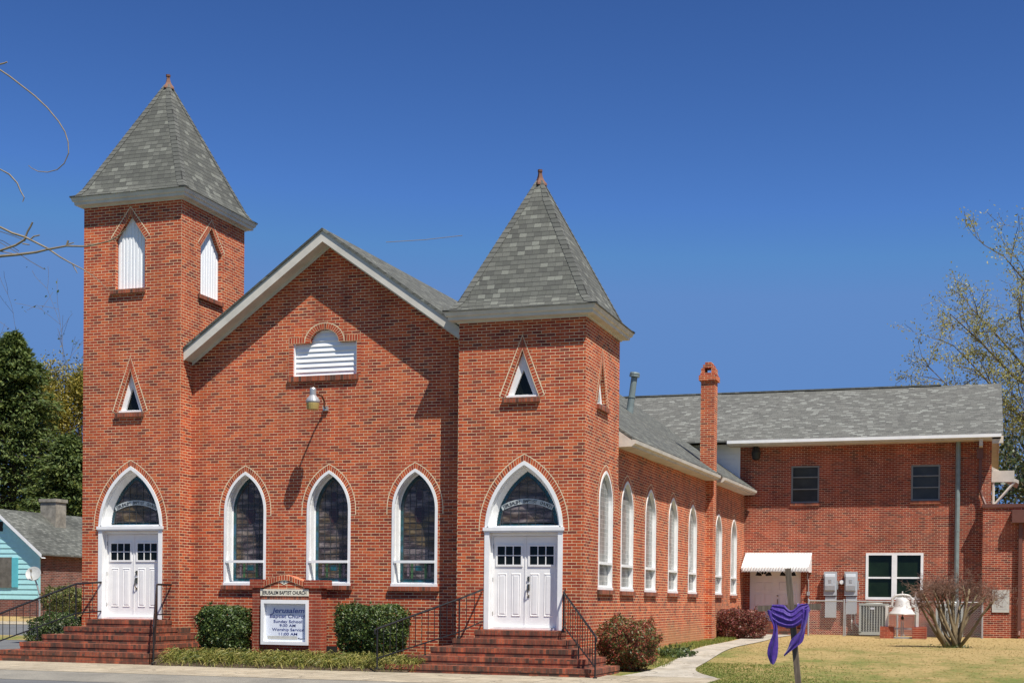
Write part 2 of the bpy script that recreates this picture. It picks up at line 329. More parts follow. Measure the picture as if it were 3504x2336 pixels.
class MB:
    def __init__(s): s.v = []; s.f = []; s.uv = []; s.off = []
    def add(s, vs, fs, uvs=None, rot=False):
        b = len(s.v); s.v += [Vector(v) for v in vs]
        for k, f in enumerate(fs):
            s.f.append([b+i for i in f]); s.uv.append(uvs[k] if uvs else ('rot' if rot else None))
        return s
    def quad(s, a, b, c, d, **k): return s.add([a, b, c, d], [(0, 1, 2, 3)], **k)
    def box(s, x0, y0, z0, x1, y1, z1, rot=False):
        v = [(x0, y0, z0), (x1, y0, z0), (x1, y1, z0), (x0, y1, z0), (x0, y0, z1), (x1, y0, z1), (x1, y1, z1), (x0, y1, z1)]
        return s.add(v, [(3, 2, 1, 0), (4, 5, 6, 7), (0, 1, 5, 4), (1, 2, 6, 5), (2, 3, 7, 6), (3, 0, 4, 7)], rot=rot)
    def fbox(s, Fr, s0, z0, d0, s1, z1, d1, rot=False):
        v = [Fr(a, c, b) for b, a, c in ((d0, s0, z0), (d0, s1, z0), (d1, s1, z0), (d1, s0, z0), (d0, s0, z1), (d0, s1, z1), (d1, s1, z1), (d1, s0, z1))]
        return s.add(v, [(3, 2, 1, 0), (4, 5, 6, 7), (0, 1, 5, 4), (1, 2, 6, 5), (2, 3, 7, 6), (3, 0, 4, 7)], rot=rot)
    def tube(s, pts, rad, n=6, cap=True):
        pts = [Vector(p) for p in pts]
        if isinstance(rad, (int, float)): rad = [rad]*len(pts)
        b = len(s.v); prev = None
        for i, p in enumerate(pts):
            d = (pts[min(i+1, len(pts)-1)] - pts[max(i-1, 0)])
            if d.length < 1e-9: d = Vector((0, 0, 1))
            d.normalize()
            if prev is None: a = d.orthogonal().normalized()
            else:
                a = prev - d*prev.dot(d)
                a = a.normalized() if a.length > 1e-6 else d.orthogonal().normalized()
            prev = a; c = d.cross(a)
            for k in range(n):
                t = 2*math.pi*k/n; s.v.append(p + (a*math.cos(t)+c*math.sin(t))*rad[i])
        for i in range(len(pts)-1):
            for k in range(n):
                k2 = (k+1) % n
                s.f.append([b+i*n+k, b+i*n+k2, b+(i+1)*n+k2, b+(i+1)*n+k]); s.uv.append(None)
        if cap and n > 2:
            s.f.append([b+k for k in range(n)][::-1]); s.uv.append(None)
            s.f.append([b+(len(pts)-1)*n+k for k in range(n)]); s.uv.append(None)
        return s
    def lathe(s, c, prof, n=20):
        c = Vector(c); b = len(s.v)
        for r, z in prof:
            for k in range(n):
                t = 2*math.pi*k/n; s.v.append(c + Vector((r*math.cos(t), r*math.sin(t), z)))
        for i in range(len(prof)-1):
            for k in range(n):
                k2 = (k+1) % n
                s.f.append([b+i*n+k, b+i*n+k2, b+(i+1)*n+k2, b+(i+1)*n+k]); s.uv.append(None)
        for i, rev in ((0, True), (len(prof)-1, False)):
            if prof[i][0] > 1e-4:
                l = [b+i*n+k for k in range(n)]
                s.f.append(l[::-1] if rev else l); s.uv.append(None)
        return s
    def poly(s, Fr, outer, holes=(), d=0.0):
        """flat face with holes, in the frame Fr(s,z,d)"""
        loops = [[Vector((a, b, 0)) for a, b in l] for l in (outer, *holes)]
        flat = [p for l in loops for p in l]
        tris = tessellate_polygon(loops)
        vs = [Fr(p.x, p.y, d) for p in flat]
        nrm = Fr(0, 0, 1) - Fr(0, 0, 0); fs = []
        for t in tris:
            a, b, c = (vs[i] for i in t)
            n = (b-a).cross(c-a)
            if n.length < 1e-10: continue
            fs.append(t if n.dot(nrm) > 0 else t[::-1])
        return s.add(vs, fs)
    def strip(s, Fr, la, da, lb, db, closed=True, uvw=None):
        n = len(la); acc = 0.0
        for i in range(n if closed else n-1):
            j = (i+1) % n
            a, b, c, d = Fr(*la[i], da), Fr(*la[j], da), Fr(*lb[j], db), Fr(*lb[i], db)
            uv = None
            if uvw:
                L = math.hypot(lb[j][0]-lb[i][0], lb[j][1]-lb[i][1])
                uv = [[(0.0, acc), (0.0, acc+L), (uvw, acc+L), (uvw, acc)]]; acc += L
            s.add([a, b, c, d], [(0, 1, 2, 3)], uvs=uv)
        return s
    def build(s, name, mat, parent=None, smooth=False, label=None):
        o = Vector((0, 0, 0)) if parent is None else (wl(parent))
        me = bpy.data.meshes.new(name)
        me.from_pydata([tuple(v-o) for v in s.v], [], s.f); me.update()
        uvl = me.uv_layers.new(name='UVMap')
        for pi, pl in enumerate(me.polygons):
            spec = s.uv[pi]
            if spec is not None and spec != 'rot':
                for k, li in enumerate(pl.loop_indices): uvl.data[li].uv = spec[k]
                continue
            n = pl.normal
            if abs(n.z) > 0.97: t, b = Vector((1, 0, 0)), Vector((0, 1, 0))
            else:
                t = Z.cross(n).normalized(); b = n.cross(t)
                if abs(t.x) > 0.9 and t.x < 0: t = -t
                if abs(t.y) > 0.9 and t.y < 0: t = -t
            for li in pl.loop_indices:
                p = s.v[me.loops[li].vertex_index]
                a_, b_ = p.dot(t), p.dot(b)
                uvl.data[li].uv = (b_+0.003, a_) if spec == 'rot' else (a_, b_)
        me.materials.append(M[mat] if isinstance(mat, str) else mat)
        if smooth:
            for pl in me.polygons: pl.use_smooth = True
        ob = bpy.data.objects.new(name, me); C.objects.link(ob)
        if parent is not None: ob.parent = parent
        WLOC[ob.name] = o
        if label: ob['label'] = label
        return ob
def frame(o, t, n):
    o, t, n = Vector(o), Vector(t), Vector(n)
    return lambda s, z, d=0.0: o + t*s + Z*z + n*d
def front(y, x=0.0): return frame((x, y, 0), (1, 0, 0), (0, -1, 0))
def sideR(x, y=0.0): return frame((x, y, 0), (0, 1, 0), (1, 0, 0))
def sideL(x, y=0.0): return frame((x, y, 0), (0, 1, 0), (-1, 0, 0))
def back(y, x=0.0): return frame((x, y, 0), (1, 0, 0), (0, 1, 0))

def gothic(cx, w_, z0, zsp, zap, off=0.0, zb=0.0, n=9, arch_only=False, drop=0.0):
    a = w_/2; h = zap-zsp; Rr = (a*a+h*h)/(2*a); cR = a-Rr
    Ro = Rr+off; top = math.sqrt(max(Ro*Ro-cR*cR, 0)); th = math.atan2(top, -cR)
    right = [(cx+cR+Ro*math.cos(th*k/n), zsp+Ro*math.sin(th*k/n)) for k in range(n+1)]
    left = [(2*cx-x, z) for x, z in right[::-1][1:]]
    arc = right+left
    if arch_only:
        if drop: arc = [(arc[0][0], zsp-drop)]+arc+[(arc[-1][0], zsp-drop)]
        return arc
    return [(cx-a-off, z0-zb), (cx+a+off, z0-zb)]+arc

def leaves(C_, size, aspect=0.5, nbias=None, jitter=1.0):
    n = len(C_); N = rng.normal(size=(n, 3))
    if nbias is not None: N = N*jitter + nbias
    N /= np.linalg.norm(N, axis=1, keepdims=True)+1e-9
    T = np.cross(N, rng.normal(size=(n, 3))); T /= np.linalg.norm(T, axis=1, keepdims=True)+1e-9
    B = np.cross(N, T)
    s = (size*rng.uniform(0.6, 1.35, n))[:, None]
    V = np.stack([C_-T*s/2, C_+B*s*aspect/2, C_+T*s/2, C_-B*s*aspect/2], 1)
    return V.reshape(-1, 3)
def blades(P0, P1, P2, wd):
    """curved grass-like blade: base, middle, tip; two faces each"""
    d = P2-P0; side = np.cross(d, rng.normal(size=d.shape)); side /= np.linalg.norm(side, axis=1, keepdims=True)+1e-9
    side = side*wd/2
    V = np.stack([P0-side, P0+side, P1+side*0.8, P1-side*0.8, P2], 1).reshape(-1, 3)
    n = len(P0); F_ = []
    for i in range(n):
        b = 5*i; F_.append((b, b+1, b+2, b+3)); F_.append((b+3, b+2, b+4))
    return V, F_
def cloud(name, V, mat, parent=None, faces=None):
    o = Vector((0, 0, 0)) if parent is None else wl(parent)
    me = bpy.data.meshes.new(name)
    V = np.asarray(V)-np.array(o)
    if faces is None:
        nf = len(V)//4; faces = np.arange(nf*4).reshape(-1, 4).tolist()
    me.from_pydata(V.tolist(), [], faces); me.update(); me.materials.append(M[mat])
    ob = bpy.data.objects.new(name, me); C.objects.link(ob)
    if parent is not None: ob.parent = parent
    WLOC[ob.name] = o
    return ob

def text(string, height, mat, parent, name, Fr, s, z, d, align='CENTER', bold=0.0, width=None, shear=0.0):
    cu = bpy.data.curves.new('tmp', 'FONT'); cu.body = string; cu.size = height/0.73
    cu.align_x = align; cu.extrude = 0.002; cu.offset = bold; cu.shear = shear
    ob = bpy.data.objects.new('tmp', cu); C.objects.link(ob)
    dg = bpy.context.evaluated_depsgraph_get()
    me = bpy.data.meshes.new_from_object(ob.evaluated_get(dg))
    pts = [v.co.copy() for v in me.vertices]; fs = [list(p.vertices) for p in me.polygons]
    bpy.data.objects.remove(ob); bpy.data.curves.remove(cu); bpy.data.meshes.remove(me)
    k = 1.0
    if width:
        k = width/(max(p.x for p in pts)-min(p.x for p in pts))
    b = MB(); b.add([Fr(s+p.x*k, z+p.y, d+p.z) for p in pts], fs)
    return b.build(name, mat, parent) if name else b

# ---------------------------------------------------------------- ground
def H(x, y):
    def ss(a, b, v):
        t = min(max((v-a)/(b-a), 0), 1); return t*t*(3-2*t)
    h = 0.33*ss(-2, 9, y) + 0.09*ss(14, 21, y)
    h += 0.45*ss(10, 24, y)*ss(-9, -14, x) if x < -9 else 0
    h -= 0.10*ss(-4.9, -6.2, y)
    return h
def sheet(name, xs, ys, mat, dz, kind='structure', mask=None):
    b = MB(); vs = [(x, y, H(x, y)+dz-(.06 if name == 'ground' and (y < -5 or (x < -13 and -5 < y < 15)) else 0)) for y in ys for x in xs]; n = len(xs); fs = []
    for j in range(len(ys)-1):
        for i in range(n-1):
            fs.append((j*n+i, j*n+i+1, (j+1)*n+i+1, (j+1)*n+i))
    b.add(vs, fs); o = b.build(name, mat); o['kind'] = kind; return o
def lin(a, b, n): return [a+(b-a)*i/n for i in range(n+1)]
gx = [-900, -400, -150]+lin(-70, 40, 110)+[150, 400, 900]
gy = [-300, -120, -60]+lin(-32, 60, 115)+[120, 300, 900]
sheet('ground', gx, gy, 'lawn', -0.004)
sheet('road', [-300, -100]+lin(-40, 40, 40)+[100, 300], lin(-18, -6.1, 12), 'asphalt', 0.004)
sheet('gutter', [-300, -100]+lin(-40, 40, 40)+[100, 300], [-6.1, -5.6, -5.2, -4.9], 'gutter', 0.008)
sheet('sidewalk', [-300, -100]+lin(-19.5, 6.1, 30), [-4.9, -4.3, -3.4, -2.8, -1.9, -1.0], 'concrete', 0.012)
sheet('side_street', lin(-60, -12.6, 40), lin(-4.9, 13.8, 24), 'asphalt', 0.016)
sheet('verge', lin(-26, -12.9, 12), lin(4.6, 6.4, 4), 'lawn', 0.022)
sheet('far_sidewalk', lin(-60, -12.6, 40), lin(13.8, 15.4, 4), 'concrete', 0.03)
def strip_path():
    b = MB()
    rows = [(-1.0, 4.0, 6.1), (-0.4, 4.15, 5.75), (0.4, 4.25, 5.35), (1.4, 4.25, 5.08), (3.5, 4.2, 5.0), (6, 4.0, 4.85), (9, 3.9, 4.75), (13.5, 3.75, 4.65), (17, 3.62, 4.6), (19.8, 3.3, 4.9), (20.35, 3.2, 4.95)]
    ry = np.array([r[0] for r in rows])
    def sm(y, col):
        k = np.linspace(-.55, .55, 9)
        return float(np.mean(np.interp(y+k*(1 if y > 2 else .8), ry, [r[col] for r in rows])))
    fine = np.concatenate([np.linspace(-1, 3, 25), np.linspace(3.4, 20.3, 30)])
    rows = [(float(y), sm(y, 1), sm(y, 2)) for y in fine]
    for (y0, a0, b0), (y1, a1, b1) in zip(rows, rows[1:]):
        n = max(1, int((y1-y0)/0.6))
        for k in range(n):
            ya, yb = y0+(y1-y0)*k/n, y0+(y1-y0)*(k+1)/n
            la, lb = [(a0+(a1-a0)*t, b0+(b1-b0)*t) for t in (k/n, (k+1)/n)]
            b.quad((la[0], ya, H(0, ya)+.014), (la[1], ya, H(0, ya)+.014), (lb[1], yb, H(0, yb)+.014), (lb[0], yb, H(0, yb)+.014))
    o = b.build('path', 'path'); o['kind'] = 'structure'
strip_path()
# curb joints of the sidewalk, planting bed in front of the nave wall
b = MB()
bx_, by_ = lin(-6.55, -0.3, 12), lin(-2.0, 0.5, 6)
def bed(x, y): return 0.02+0.24*min(1, (y+2.0)/0.7)
for i in range(12):
    for j in range(6):
        b.quad(*[(x, y, bed(x, y)) for x, y in ((bx_[i], by_[j]), (bx_[i+1], by_[j]), (bx_[i+1], by_[j+1]), (bx_[i], by_[j+1]))])
b.build('planting_bed', 'mulch')['kind'] = 'structure'

# ---------------------------------------------------------------- church
church = thing('brick_church', 'red brick church with two steep shingled towers, a gabled front and pointed arch windows', 'church', (0, 0, 0))

def mortar_edge(Fr, outer, d, parent, wd=.016):
    e = []
    n = len(outer); c0 = sum(p[0] for p in outer)/n; c1 = min(p[1] for p in outer)
    for i, p in enumerate(outer):
        a_, c_ = outer[max(i-1, 0)], outer[min(i+1, n-1)]; tx, tz = c_[0]-a_[0], c_[1]-a_[1]; L = math.hypot(tx, tz) or 1
        nx, nz = tz/L, -tx/L
        if nx*(p[0]-c0)+nz*(p[1]-c1) < 0: nx, nz = -nx, -nz
        e.append((p[0]+nx*wd, p[1]+nz*wd))
    b = MB(); b.strip(Fr, outer, d+.001, e, d+.001, closed=False); b.build('mortar_joint', 'mortar', parent)
def arch_band(Fr, inner, outer, parent, d=0.004, mat='brick_arch', uvw=0.224):
    b = MB(); b.strip(Fr, inner, d, outer, d, closed=False, uvw=uvw)
    o = b.build('brick_arch', mat, parent)
    mortar_edge(Fr, outer, d, o if parent.parent is None or parent.parent.parent is None else parent)
    return o
def brick_sill(Fr, s0, s1, z0, z1, parent, d=0.07):
    b = MB(); b.fbox(Fr, s0, z0, -0.05, s1, z1, d, rot=True)
    return b.build('sill', 'brick_sill', parent)

def gothic_window(Fr, cx, w_, z0, zsp, zap, zbar, pale=False):
    O = gothic(cx, w_, z0, zsp, zap); I = gothic(cx, w_, z0, zsp, zap, -0.065, -0.07)
    b = MB()
    b.strip(Fr, O, -0.1, O, 0.014); b.strip(Fr, O, 0.014, I, 0.014)
    I2 = gothic(cx, w_, z0, zsp, zap, -0.075, -0.08)
    b.strip(Fr, I, 0.014, I, -0.06); b.strip(Fr, I, -0.06, I2, -0.06)
    dp = -0.075 if pale else -0.27
    b.strip(Fr, I2, -0.06, I2, dp)
    I3 = gothic(cx, w_, z0, zsp, zap, -0.095, -0.10); b.strip(Fr, I2, dp+0.02, I3, dp+0.02); b.strip(Fr, I3, dp+0.02, I3, dp-0.01)
    b.fbox(Fr, cx-w_/2+0.06, zbar-0.03, -0.07, cx+w_/2-0.06, zbar+0.03, 0.03)
    b.fbox(Fr, cx-w_/2-0.01, z0, -0.05, cx+w_/2+0.01, z0+0.06, 0.035)
    wn = b.build('window', 'white', church)
    P = gothic(cx, w_, z0, zsp, zap, -0.085, -0.09)
    if pale:
        g = MB(); g.poly(Fr, P, d=dp); g.build('leaded_glass', 'leaded', wn)
    else:
        Q = gothic(cx, w_, z0, zsp, zap, -0.18, -0.18)
        g = MB(); g.strip(Fr, P, dp, Q, dp); g.build('glass_border', 'teal_glass', wn)
        g = MB(); g.poly(Fr, Q, d=dp); g.build('stained_glass', 'stained', wn)
        # lead cames
        L = MB(); e = dp+0.006; hw = w_/2-0.18
        def bar(s0, za, s1, zb_, r=0.007): L.tube([Fr(s0, za, e), Fr(s1, zb_, e)], r, 4)
        for k in range(len(Q)): bar(*Q[k], *Q[(k+1) % len(Q)], 0.009)
        a = w_/2; h = zap-zsp; Rr = (a*a+h*h)/(2*a); cR = a-Rr; Ro = Rr-0.18
        def half(z):
            if z <= zsp: return hw
            t = Ro*Ro-(z-zsp)**2
            return max(0, cR+math.sqrt(t)) if t > 0 else 0
        ztop = zsp+math.sqrt(Ro*Ro-cR*cR)
        for k in range(1, 5):
            s = -hw+2*hw*k/5; zt = z0+0.17
            while zt < ztop and half(zt) > abs(s): zt += 0.02
            bar(cx+s, z0+0.17, cx+s, zt)
        z = z0+0.17
        while z < ztop-0.1:
            hh = half(z)
            if hh > 0.03: bar(cx-hh, z, cx+hh, z, 0.005)
            z += 0.145
        # short bars across the border
        for k in range(1, len(P)):
            p0, p1, q0, q1 = P[k-1], P[k], Q[k-1], Q[k]
            for t in (0.33, 0.66, 1.0) if abs(p1[1]-p0[1]) < 0.4 else [i/12 for i in range(1, 13)]:
                bar(p0[0]+(p1[0]-p0[0])*t, p0[1]+(p1[1]-p0[1])*t, q0[0]+(q1[0]-q0[0])*t, q0[1]+(q1[1]-q0[1])*t, 0.005)
        L.build('leading', 'lead', wn)
        # shield, cross medallion, lower panel
        sh = [(-.12, .22), (.12, .22), (.12, 0), (.07, -.1), (0, -.16), (-.07, -.1), (-.12, 0)]
        g = MB(); g.poly(Fr, [(cx+x, zsp-0.17+y) for x, y in sh], d=dp+0.004); g.build('shield', 'maroon_glass', wn); g = MB()
        cr = [(math.cos(t)*.10, math.sin(t)*.12) for t in [i*math.pi/5 for i in range(10)]]
        g.poly(Fr, [(cx+x, zsp+0.33+y) for x, y in cr], d=dp+0.004); g.build('medallion', 'maroon_glass', wn)
        g = MB()
        for x in (-.17, .17):
            g.poly(Fr, [(cx+x-.03, z0+.19), (cx+x+.03, z0+.19), (cx+x+.03, zbar-.04), (cx+x-.03, zbar-.04)], d=dp+0.004); g.build('column_pane', 'green_glass', wn); g = MB()
        g.poly(Fr, [(cx-.10, zbar-.20), (cx+.10, zbar-.20), (cx+.10, zbar-.08), (cx-.10, zbar-.08)], d=dp+0.004)
        g.build('landscape_pane', 'teal_glass', wn)
        for x in (-.26, .26):
            g = MB(); g.poly(Fr, [(cx+x-.035, z0+.24), (cx+x+.035, z0+.24), (cx+x+.035, zbar-.06), (cx+x-.035, zbar-.06)], d=dp+0.004); g.build('lilac_pane', 'lilac_glass', wn)
    arch_band(Fr, gothic(cx, w_, z0, zsp, zap, 0.0, arch_only=True, drop=0.12), gothic(cx, w_, z0, zsp, zap, 0.12, arch_only=True, drop=0.12), wn)
    brick_sill(Fr, cx-w_/2-0.06, cx+w_/2+0.06, z0-0.10, z0-0.003, wn)
    return O

def tri_window(Fr, cx, w_, z0, zap, flat, parent):
    a = w_/2
    O = [(cx-a, z0), (cx+a, z0), (cx, zap)]
    # curved shoulders at the foot of the brick hood
    b = MB()
    I = [(cx-a+.155, z0+.07), (cx+a-.155, z0+.07), (cx, zap-.42)]
    b.strip(Fr, O, -0.10, I, -0.10); b.strip(Fr, I, -0.10, I, -0.16)
    b.fbox(Fr, cx-a+.01, z0+.003, -0.10, cx+a-.01, z0+.05, -0.02)
    wn = b.build('triangle_window', 'white', parent)
    g = MB(); g.poly(Fr, [(cx-a+.12, z0+.05), (cx+a-.12, z0+.05), (cx, zap-.36)], d=-0.15); g.build('glass', 'black_glass', wn)
    inn = [(cx+a, z0), (cx, zap), (cx-a, z0)]
    k = 0.10
    b = MB()
    for sgn in (1, -1):
        pts_i = [(cx+sgn*(a+.015), z0-.01), (cx+sgn*(a*.62), z0+(zap-z0)*.38), (cx, zap)]
        pts_o = [(cx+sgn*(a+.13), z0+.03), (cx+sgn*(a*.62+.115), z0+(zap-z0)*.38+.04), (cx, zap+.30)]
        b.strip(Fr, pts_i, 0.004, pts_o, 0.004, closed=False, uvw=0.224)
    b.build('brick_arch', 'brick_arch', wn)
    h_ = zap-z0
    mortar_edge(Fr, [(cx+a+.13, z0+.03), (cx+a*.62+.115, z0+h_*.38+.04), (cx, zap+.30), (cx-a*.62-.115, z0+h_*.38+.04), (cx-a-.13, z0+.03)], .004, wn, .02)
    mortar_edge(Fr, [(cx+a+.015, z0-.01), (cx+a*.62, z0+h_*.38), (cx, zap), (cx-a*.62, z0+h_*.38), (cx-a-.015, z0-.01)], .0045, wn, .014)
    brick_sill(Fr, cx-a-.05, cx+a+.04, z0-.11, z0-.003, wn)
    return [(cx-a, z0), (cx+a, z0), (cx+a*.62, z0+(zap-z0)*.38), (cx, zap), (cx-a*.62, z0+(zap-z0)*.38)]

def lancet_louvre(Fr, cx, w_, z0, zsp, zap, parent):
    a = w_/2; O = [(cx-a, z0), (cx+a, z0), (cx+a, zsp), (cx, zap), (cx-a, zsp)]
    b = MB(); n = 9; pw = w_*1.05/n; s0 = cx-w_*1.05/2
    for k in range(n):
        s = s0+k*pw
        prof = [(0, -.12), (.25, -.12), (.32, -.105), (.93, -.105), (1, -.12)]
        for (u0, d0), (u1, d1) in zip(prof, prof[1:]):
            b.quad(Fr(s+u0*pw, z0-.02, d0), Fr(s+u1*pw, z0-.02, d1), Fr(s+u1*pw, zap+.02, d1), Fr(s+u0*pw, zap+.02, d0))
    lv = b.build('louvre', 'vinyl', parent)
    b = MB()
    for sgn in (1, -1):
        pi = [(cx+sgn*a, zsp-.04), (cx, zap)]; po = [(cx+sgn*(a+.125), zsp+.03), (cx, zap+.19)]
        b.strip(Fr, pi, 0.004, po, 0.004, closed=False, uvw=0.224)
    b.build('brick_arch', 'brick_arch', lv)
    mortar_edge(Fr, [(cx+a+.125, zsp+.03), (cx, zap+.19), (cx-a-.125, zsp+.03)], .004, lv, .018)
    brick_sill(Fr, cx-a-.12, cx+a+.02, z0-.10, z0-.003, lv)
    return O

def wall(Fr, outer, holes, reveal=0.10, b=None):
    b = b or MB(); b.poly(Fr, outer, holes)
    for h in holes: b.strip(Fr, h, 0.0, h, -reveal)
    return b

def rect(s0, z0, s1, z1): return [(s0, z0), (s1, z0), (s1, z1), (s0, z1)]

def entrance(Fr, cx, zt, hz=(0, 0)):
    w_ = 1.80; zsp = zt+2.20; zap = zt+3.68; a = w_/2
    O = gothic(cx, w_, zt, zsp, zap, n=12)
    hole = O
    b = MB()
    # fan light casing
    OA = gothic(cx, w_, zsp, zsp, zap, n=12); IA = gothic(cx, w_, zsp, zsp, zap, -.08, -.07, n=12); IB = gothic(cx, w_, zsp, zsp, zap, -.19, -.075, n=12)
    b.strip(Fr, OA, -.1, OA, .016); b.strip(Fr, OA, .016, IA, .016); b.strip(Fr, IA, .016, IA, -.10)
    IA2 = gothic(cx, w_, zsp, zsp, zap, -.105, -.07, n=12)
    b.strip(Fr, IA, -.10, IA2, -.10); b.strip(Fr, IA2, -.10, IB, -.26)
    # transom ledge
    b.fbox(Fr, cx-a-.03, zsp-.04, -.10, cx+a+.03, zsp+.035, .05)
    b.fbox(Fr, cx-a-.015, zsp-.075, -.10, cx+a+.015, zsp-.043, .03)
    # jambs and head
    for sgn in (-1, 1):
        s0, s1 = sorted((cx+sgn*a, cx+sgn*(a-.11))); b.fbox(Fr, s0, zt+.002, -.20, s1, zsp-.08, .016)
        s0, s1 = sorted((cx+sgn*(a-.113), cx+sgn*(a-.15))); b.fbox(Fr, s0, zt+.002, -.22, s1, zsp-.12, -.12)
    b.fbox(Fr, cx-a+.10, zsp-.15, -.22, cx+a-.10, zsp-.078, -.11)
    b.fbox(Fr, cx-a+.10, zt+.002, -.22, cx+a-.10, zt+.045, -.06)
    fr = b.build('entrance', 'white', church)
    lw = (w_-.30)/2-.004; z0, z1 = zt+.05, zsp-.155
    for sgn in (-1, 1):
        s0 = cx-lw-.003 if sgn < 0 else cx+.003; s1 = s0+lw
        b = MB(); b.fbox(Fr, s0, z0, -.22, s1, z1, -.165)
        m_ = s0+lw/2
        # light frame and muntins
        gz0, gz1 = z1-.62, z1-.22; g0, g1 = s0+.10, s1-.10
        for q in ((g0-.04, gz0-.04, g1+.04, gz0), (g0-.04, gz1, g1+.04, gz1+.04), (g0-.04, gz0, g0, gz1), (g1, gz0, g1+.04, gz1)):
            b.fbox(Fr, q[0], q[1], -.17, q[2], q[3], -.145)
        b.fbox(Fr, g0, (gz0+gz1)/2-.01, -.17, g1, (gz0+gz1)/2+.01, -.150)
        for k in (1, 2): b.fbox(Fr, g0+(g1-g0)*k/3-.01, gz0, -.17, g0+(g1-g0)*k/3+.01, gz1, -.1505)
        # raised panels
        for q in (0.14, 0.57):
            p0 = s0+lw*q; p1 = p0+lw*0.29; pz0, pz1 = z0+.24, gz0-.19
            lo = [rect(p0, pz0, p1, pz1), rect(p0+.018, pz0+.018, p1-.018, pz1-.018), rect(p0+.03, pz0+.03, p1-.03, pz1-.03), rect(p0+.06, pz0+.06, p1-.06, pz1-.06)]
            b.strip(Fr, lo[0], -.1645, lo[1], -.150); b.strip(Fr, lo[1], -.150, lo[2], -.1635); b.strip(Fr, lo[2], -.1635, lo[3], -.152)
            b.poly(Fr, lo[3], d=-.152)
        lf = b.build('door_leaf', 'door', fr)
        b = MB(); b.fbox(Fr, g0, gz0, -.17, g1, gz1, -.1615); b.build('door_glass', 'black_glass', fr)
        for hzz in (0.32, 0.95, 1.7):
            pass
    # astragal and handle set on the right leaf
    b = MB(); b.fbox(Fr, cx-.014, z0, -.16, cx+.014, z1, -.152); b.build('astragal', 'door', fr)
    b = MB(); hs = cx+.075; hz_ = zt+1.0
    b.fbox(Fr, hs-.022, hz_+.06, -.165, hs+.022, hz_+.17, -.15)
    b.tube([Fr(hs, hz_+.13, -.15), Fr(hs, hz_+.13, -.125)], .022, 8)
    b.fbox(Fr, hs-.025, hz_-.14, -.165, hs+.025, hz_+.0, -.148)
    b.tube([Fr(hs, hz_-.03, -.15), Fr(hs, hz_-.02, -.10), Fr(hs, hz_-.10, -.085), Fr(hs, hz_-.20, -.09), Fr(hs, hz_-.27, -.15)], [.013, .015, .012, .011, .013], 6)
    b.fbox(Fr, hs-.02, hz_-.30, -.165, hs+.02, hz_-.24, -.15)
    b.build('handle', 'bronze', fr)
    for q in (0.30, 1.05, 1.78):
        b = MB(); b.tube([Fr(cx-a+.152, zt+q, -.13), Fr(cx-a+.152, zt+q+.09, -.13)], .009, 6); b.build('hinge', 'bronze', fr)
    # stained glass fan light
    P = gothic(cx, w_, zsp, zsp, zap, -.18, -.06, n=12); Q = gothic(cx, w_, zsp, zsp, zap, -.27, -.15, n=12)
    g = MB(); g.strip(Fr, P, -.25, Q, -.25); g.build('glass_border', 'teal_glass', fr)
    g = MB(); g.poly(Fr, Q, d=-.25); g.build('stained_glass', 'stained', fr)
    L = MB(); e = -.243; h = zap-zsp; Rr = (a*a+h*h)/(2*a); cR = a-Rr; Ro = Rr-.27
    def half(z):
        t = Ro*Ro-(z-zsp)**2; return max(0, cR+math.sqrt(t)) if t > 0 else 0
    for k in range(len(Q)): L.tube([Fr(*Q[k], e), Fr(*Q[(k+1) % len(Q)], e)], .011, 4)
    for k in range(-3, 4):
        s = k*0.19; z = zsp+.15
        while half(z) > abs(s) and z < zap: z += .02
        if z > zsp+.2: L.tube([Fr(cx+s, zsp+.06, e), Fr(cx+s, z, e)], .007, 4)
    for z in (zsp+.15, zsp+.42, zsp+.72, zsp+1.0):
        hh = half(z); L.tube([Fr(cx-hh, z, e), Fr(cx+hh, z, e)], .007, 4)
    for k in range(1, len(P)):
        for t in (.5, 1.0):
            p = [P[k-1][i]+(P[k][i]-P[k-1][i])*t for i in (0, 1)]; q = [Q[k-1][i]+(Q[k][i]-Q[k-1][i])*t for i in (0, 1)]
            L.tube([Fr(*p, e), Fr(*q, e)], .006, 4)
    L.build('leading', 'lead', fr)
    # curved name band with its letters
    Rb = 1.25; zc = zsp+.62-Rb; bw_ = .60
    def arcpt(s, r): t = s/Rb; return (cx+r*math.sin(t), zc+r*math.cos(t))
    g = MB(); ss = lin(-bw_-.02, bw_+.02, 16)
    lo = [arcpt(s, Rb-.058) for s in ss]; hi = [arcpt(s, Rb+.058) for s in ss]
    g.strip(Fr, lo, -.232, hi, -.232, closed=False); bd = g.build('name_band', 'band_grey', fr)
    letters = 'JERUSALEM  BAPTIST  CHURCH'
    acc = MB(); n = len(letters); stp = 2*(bw_-.04)/(n-1)
    for i, ch in enumerate(letters+' '):
        if ch == ' ':
            if acc.v: acc.build('lettering', 'ink', fr); acc = MB()
            continue
        s = -(bw_-.04)+i*stp; t = s/Rb; base = arcpt(s, Rb-.038)
        def Fl(u, z, d=0.0, base=base, t=t): return Fr(base[0]+u*math.cos(t)+z*math.sin(t), base[1]-u*math.sin(t)+z*math.cos(t), d)
        tb = text(ch, .076, 'ink', fr, None, Fl, 0, 0, -.229, bold=.0)
        acc.add(tb.v, tb.f)
    arch_band(Fr, gothic(cx, w_, zt, zsp, zap, 0, n=12, arch_only=True, drop=.06), gothic(cx, w_, zt, zsp, zap, .125, n=12, arch_only=True, drop=.06), fr)
    return hole

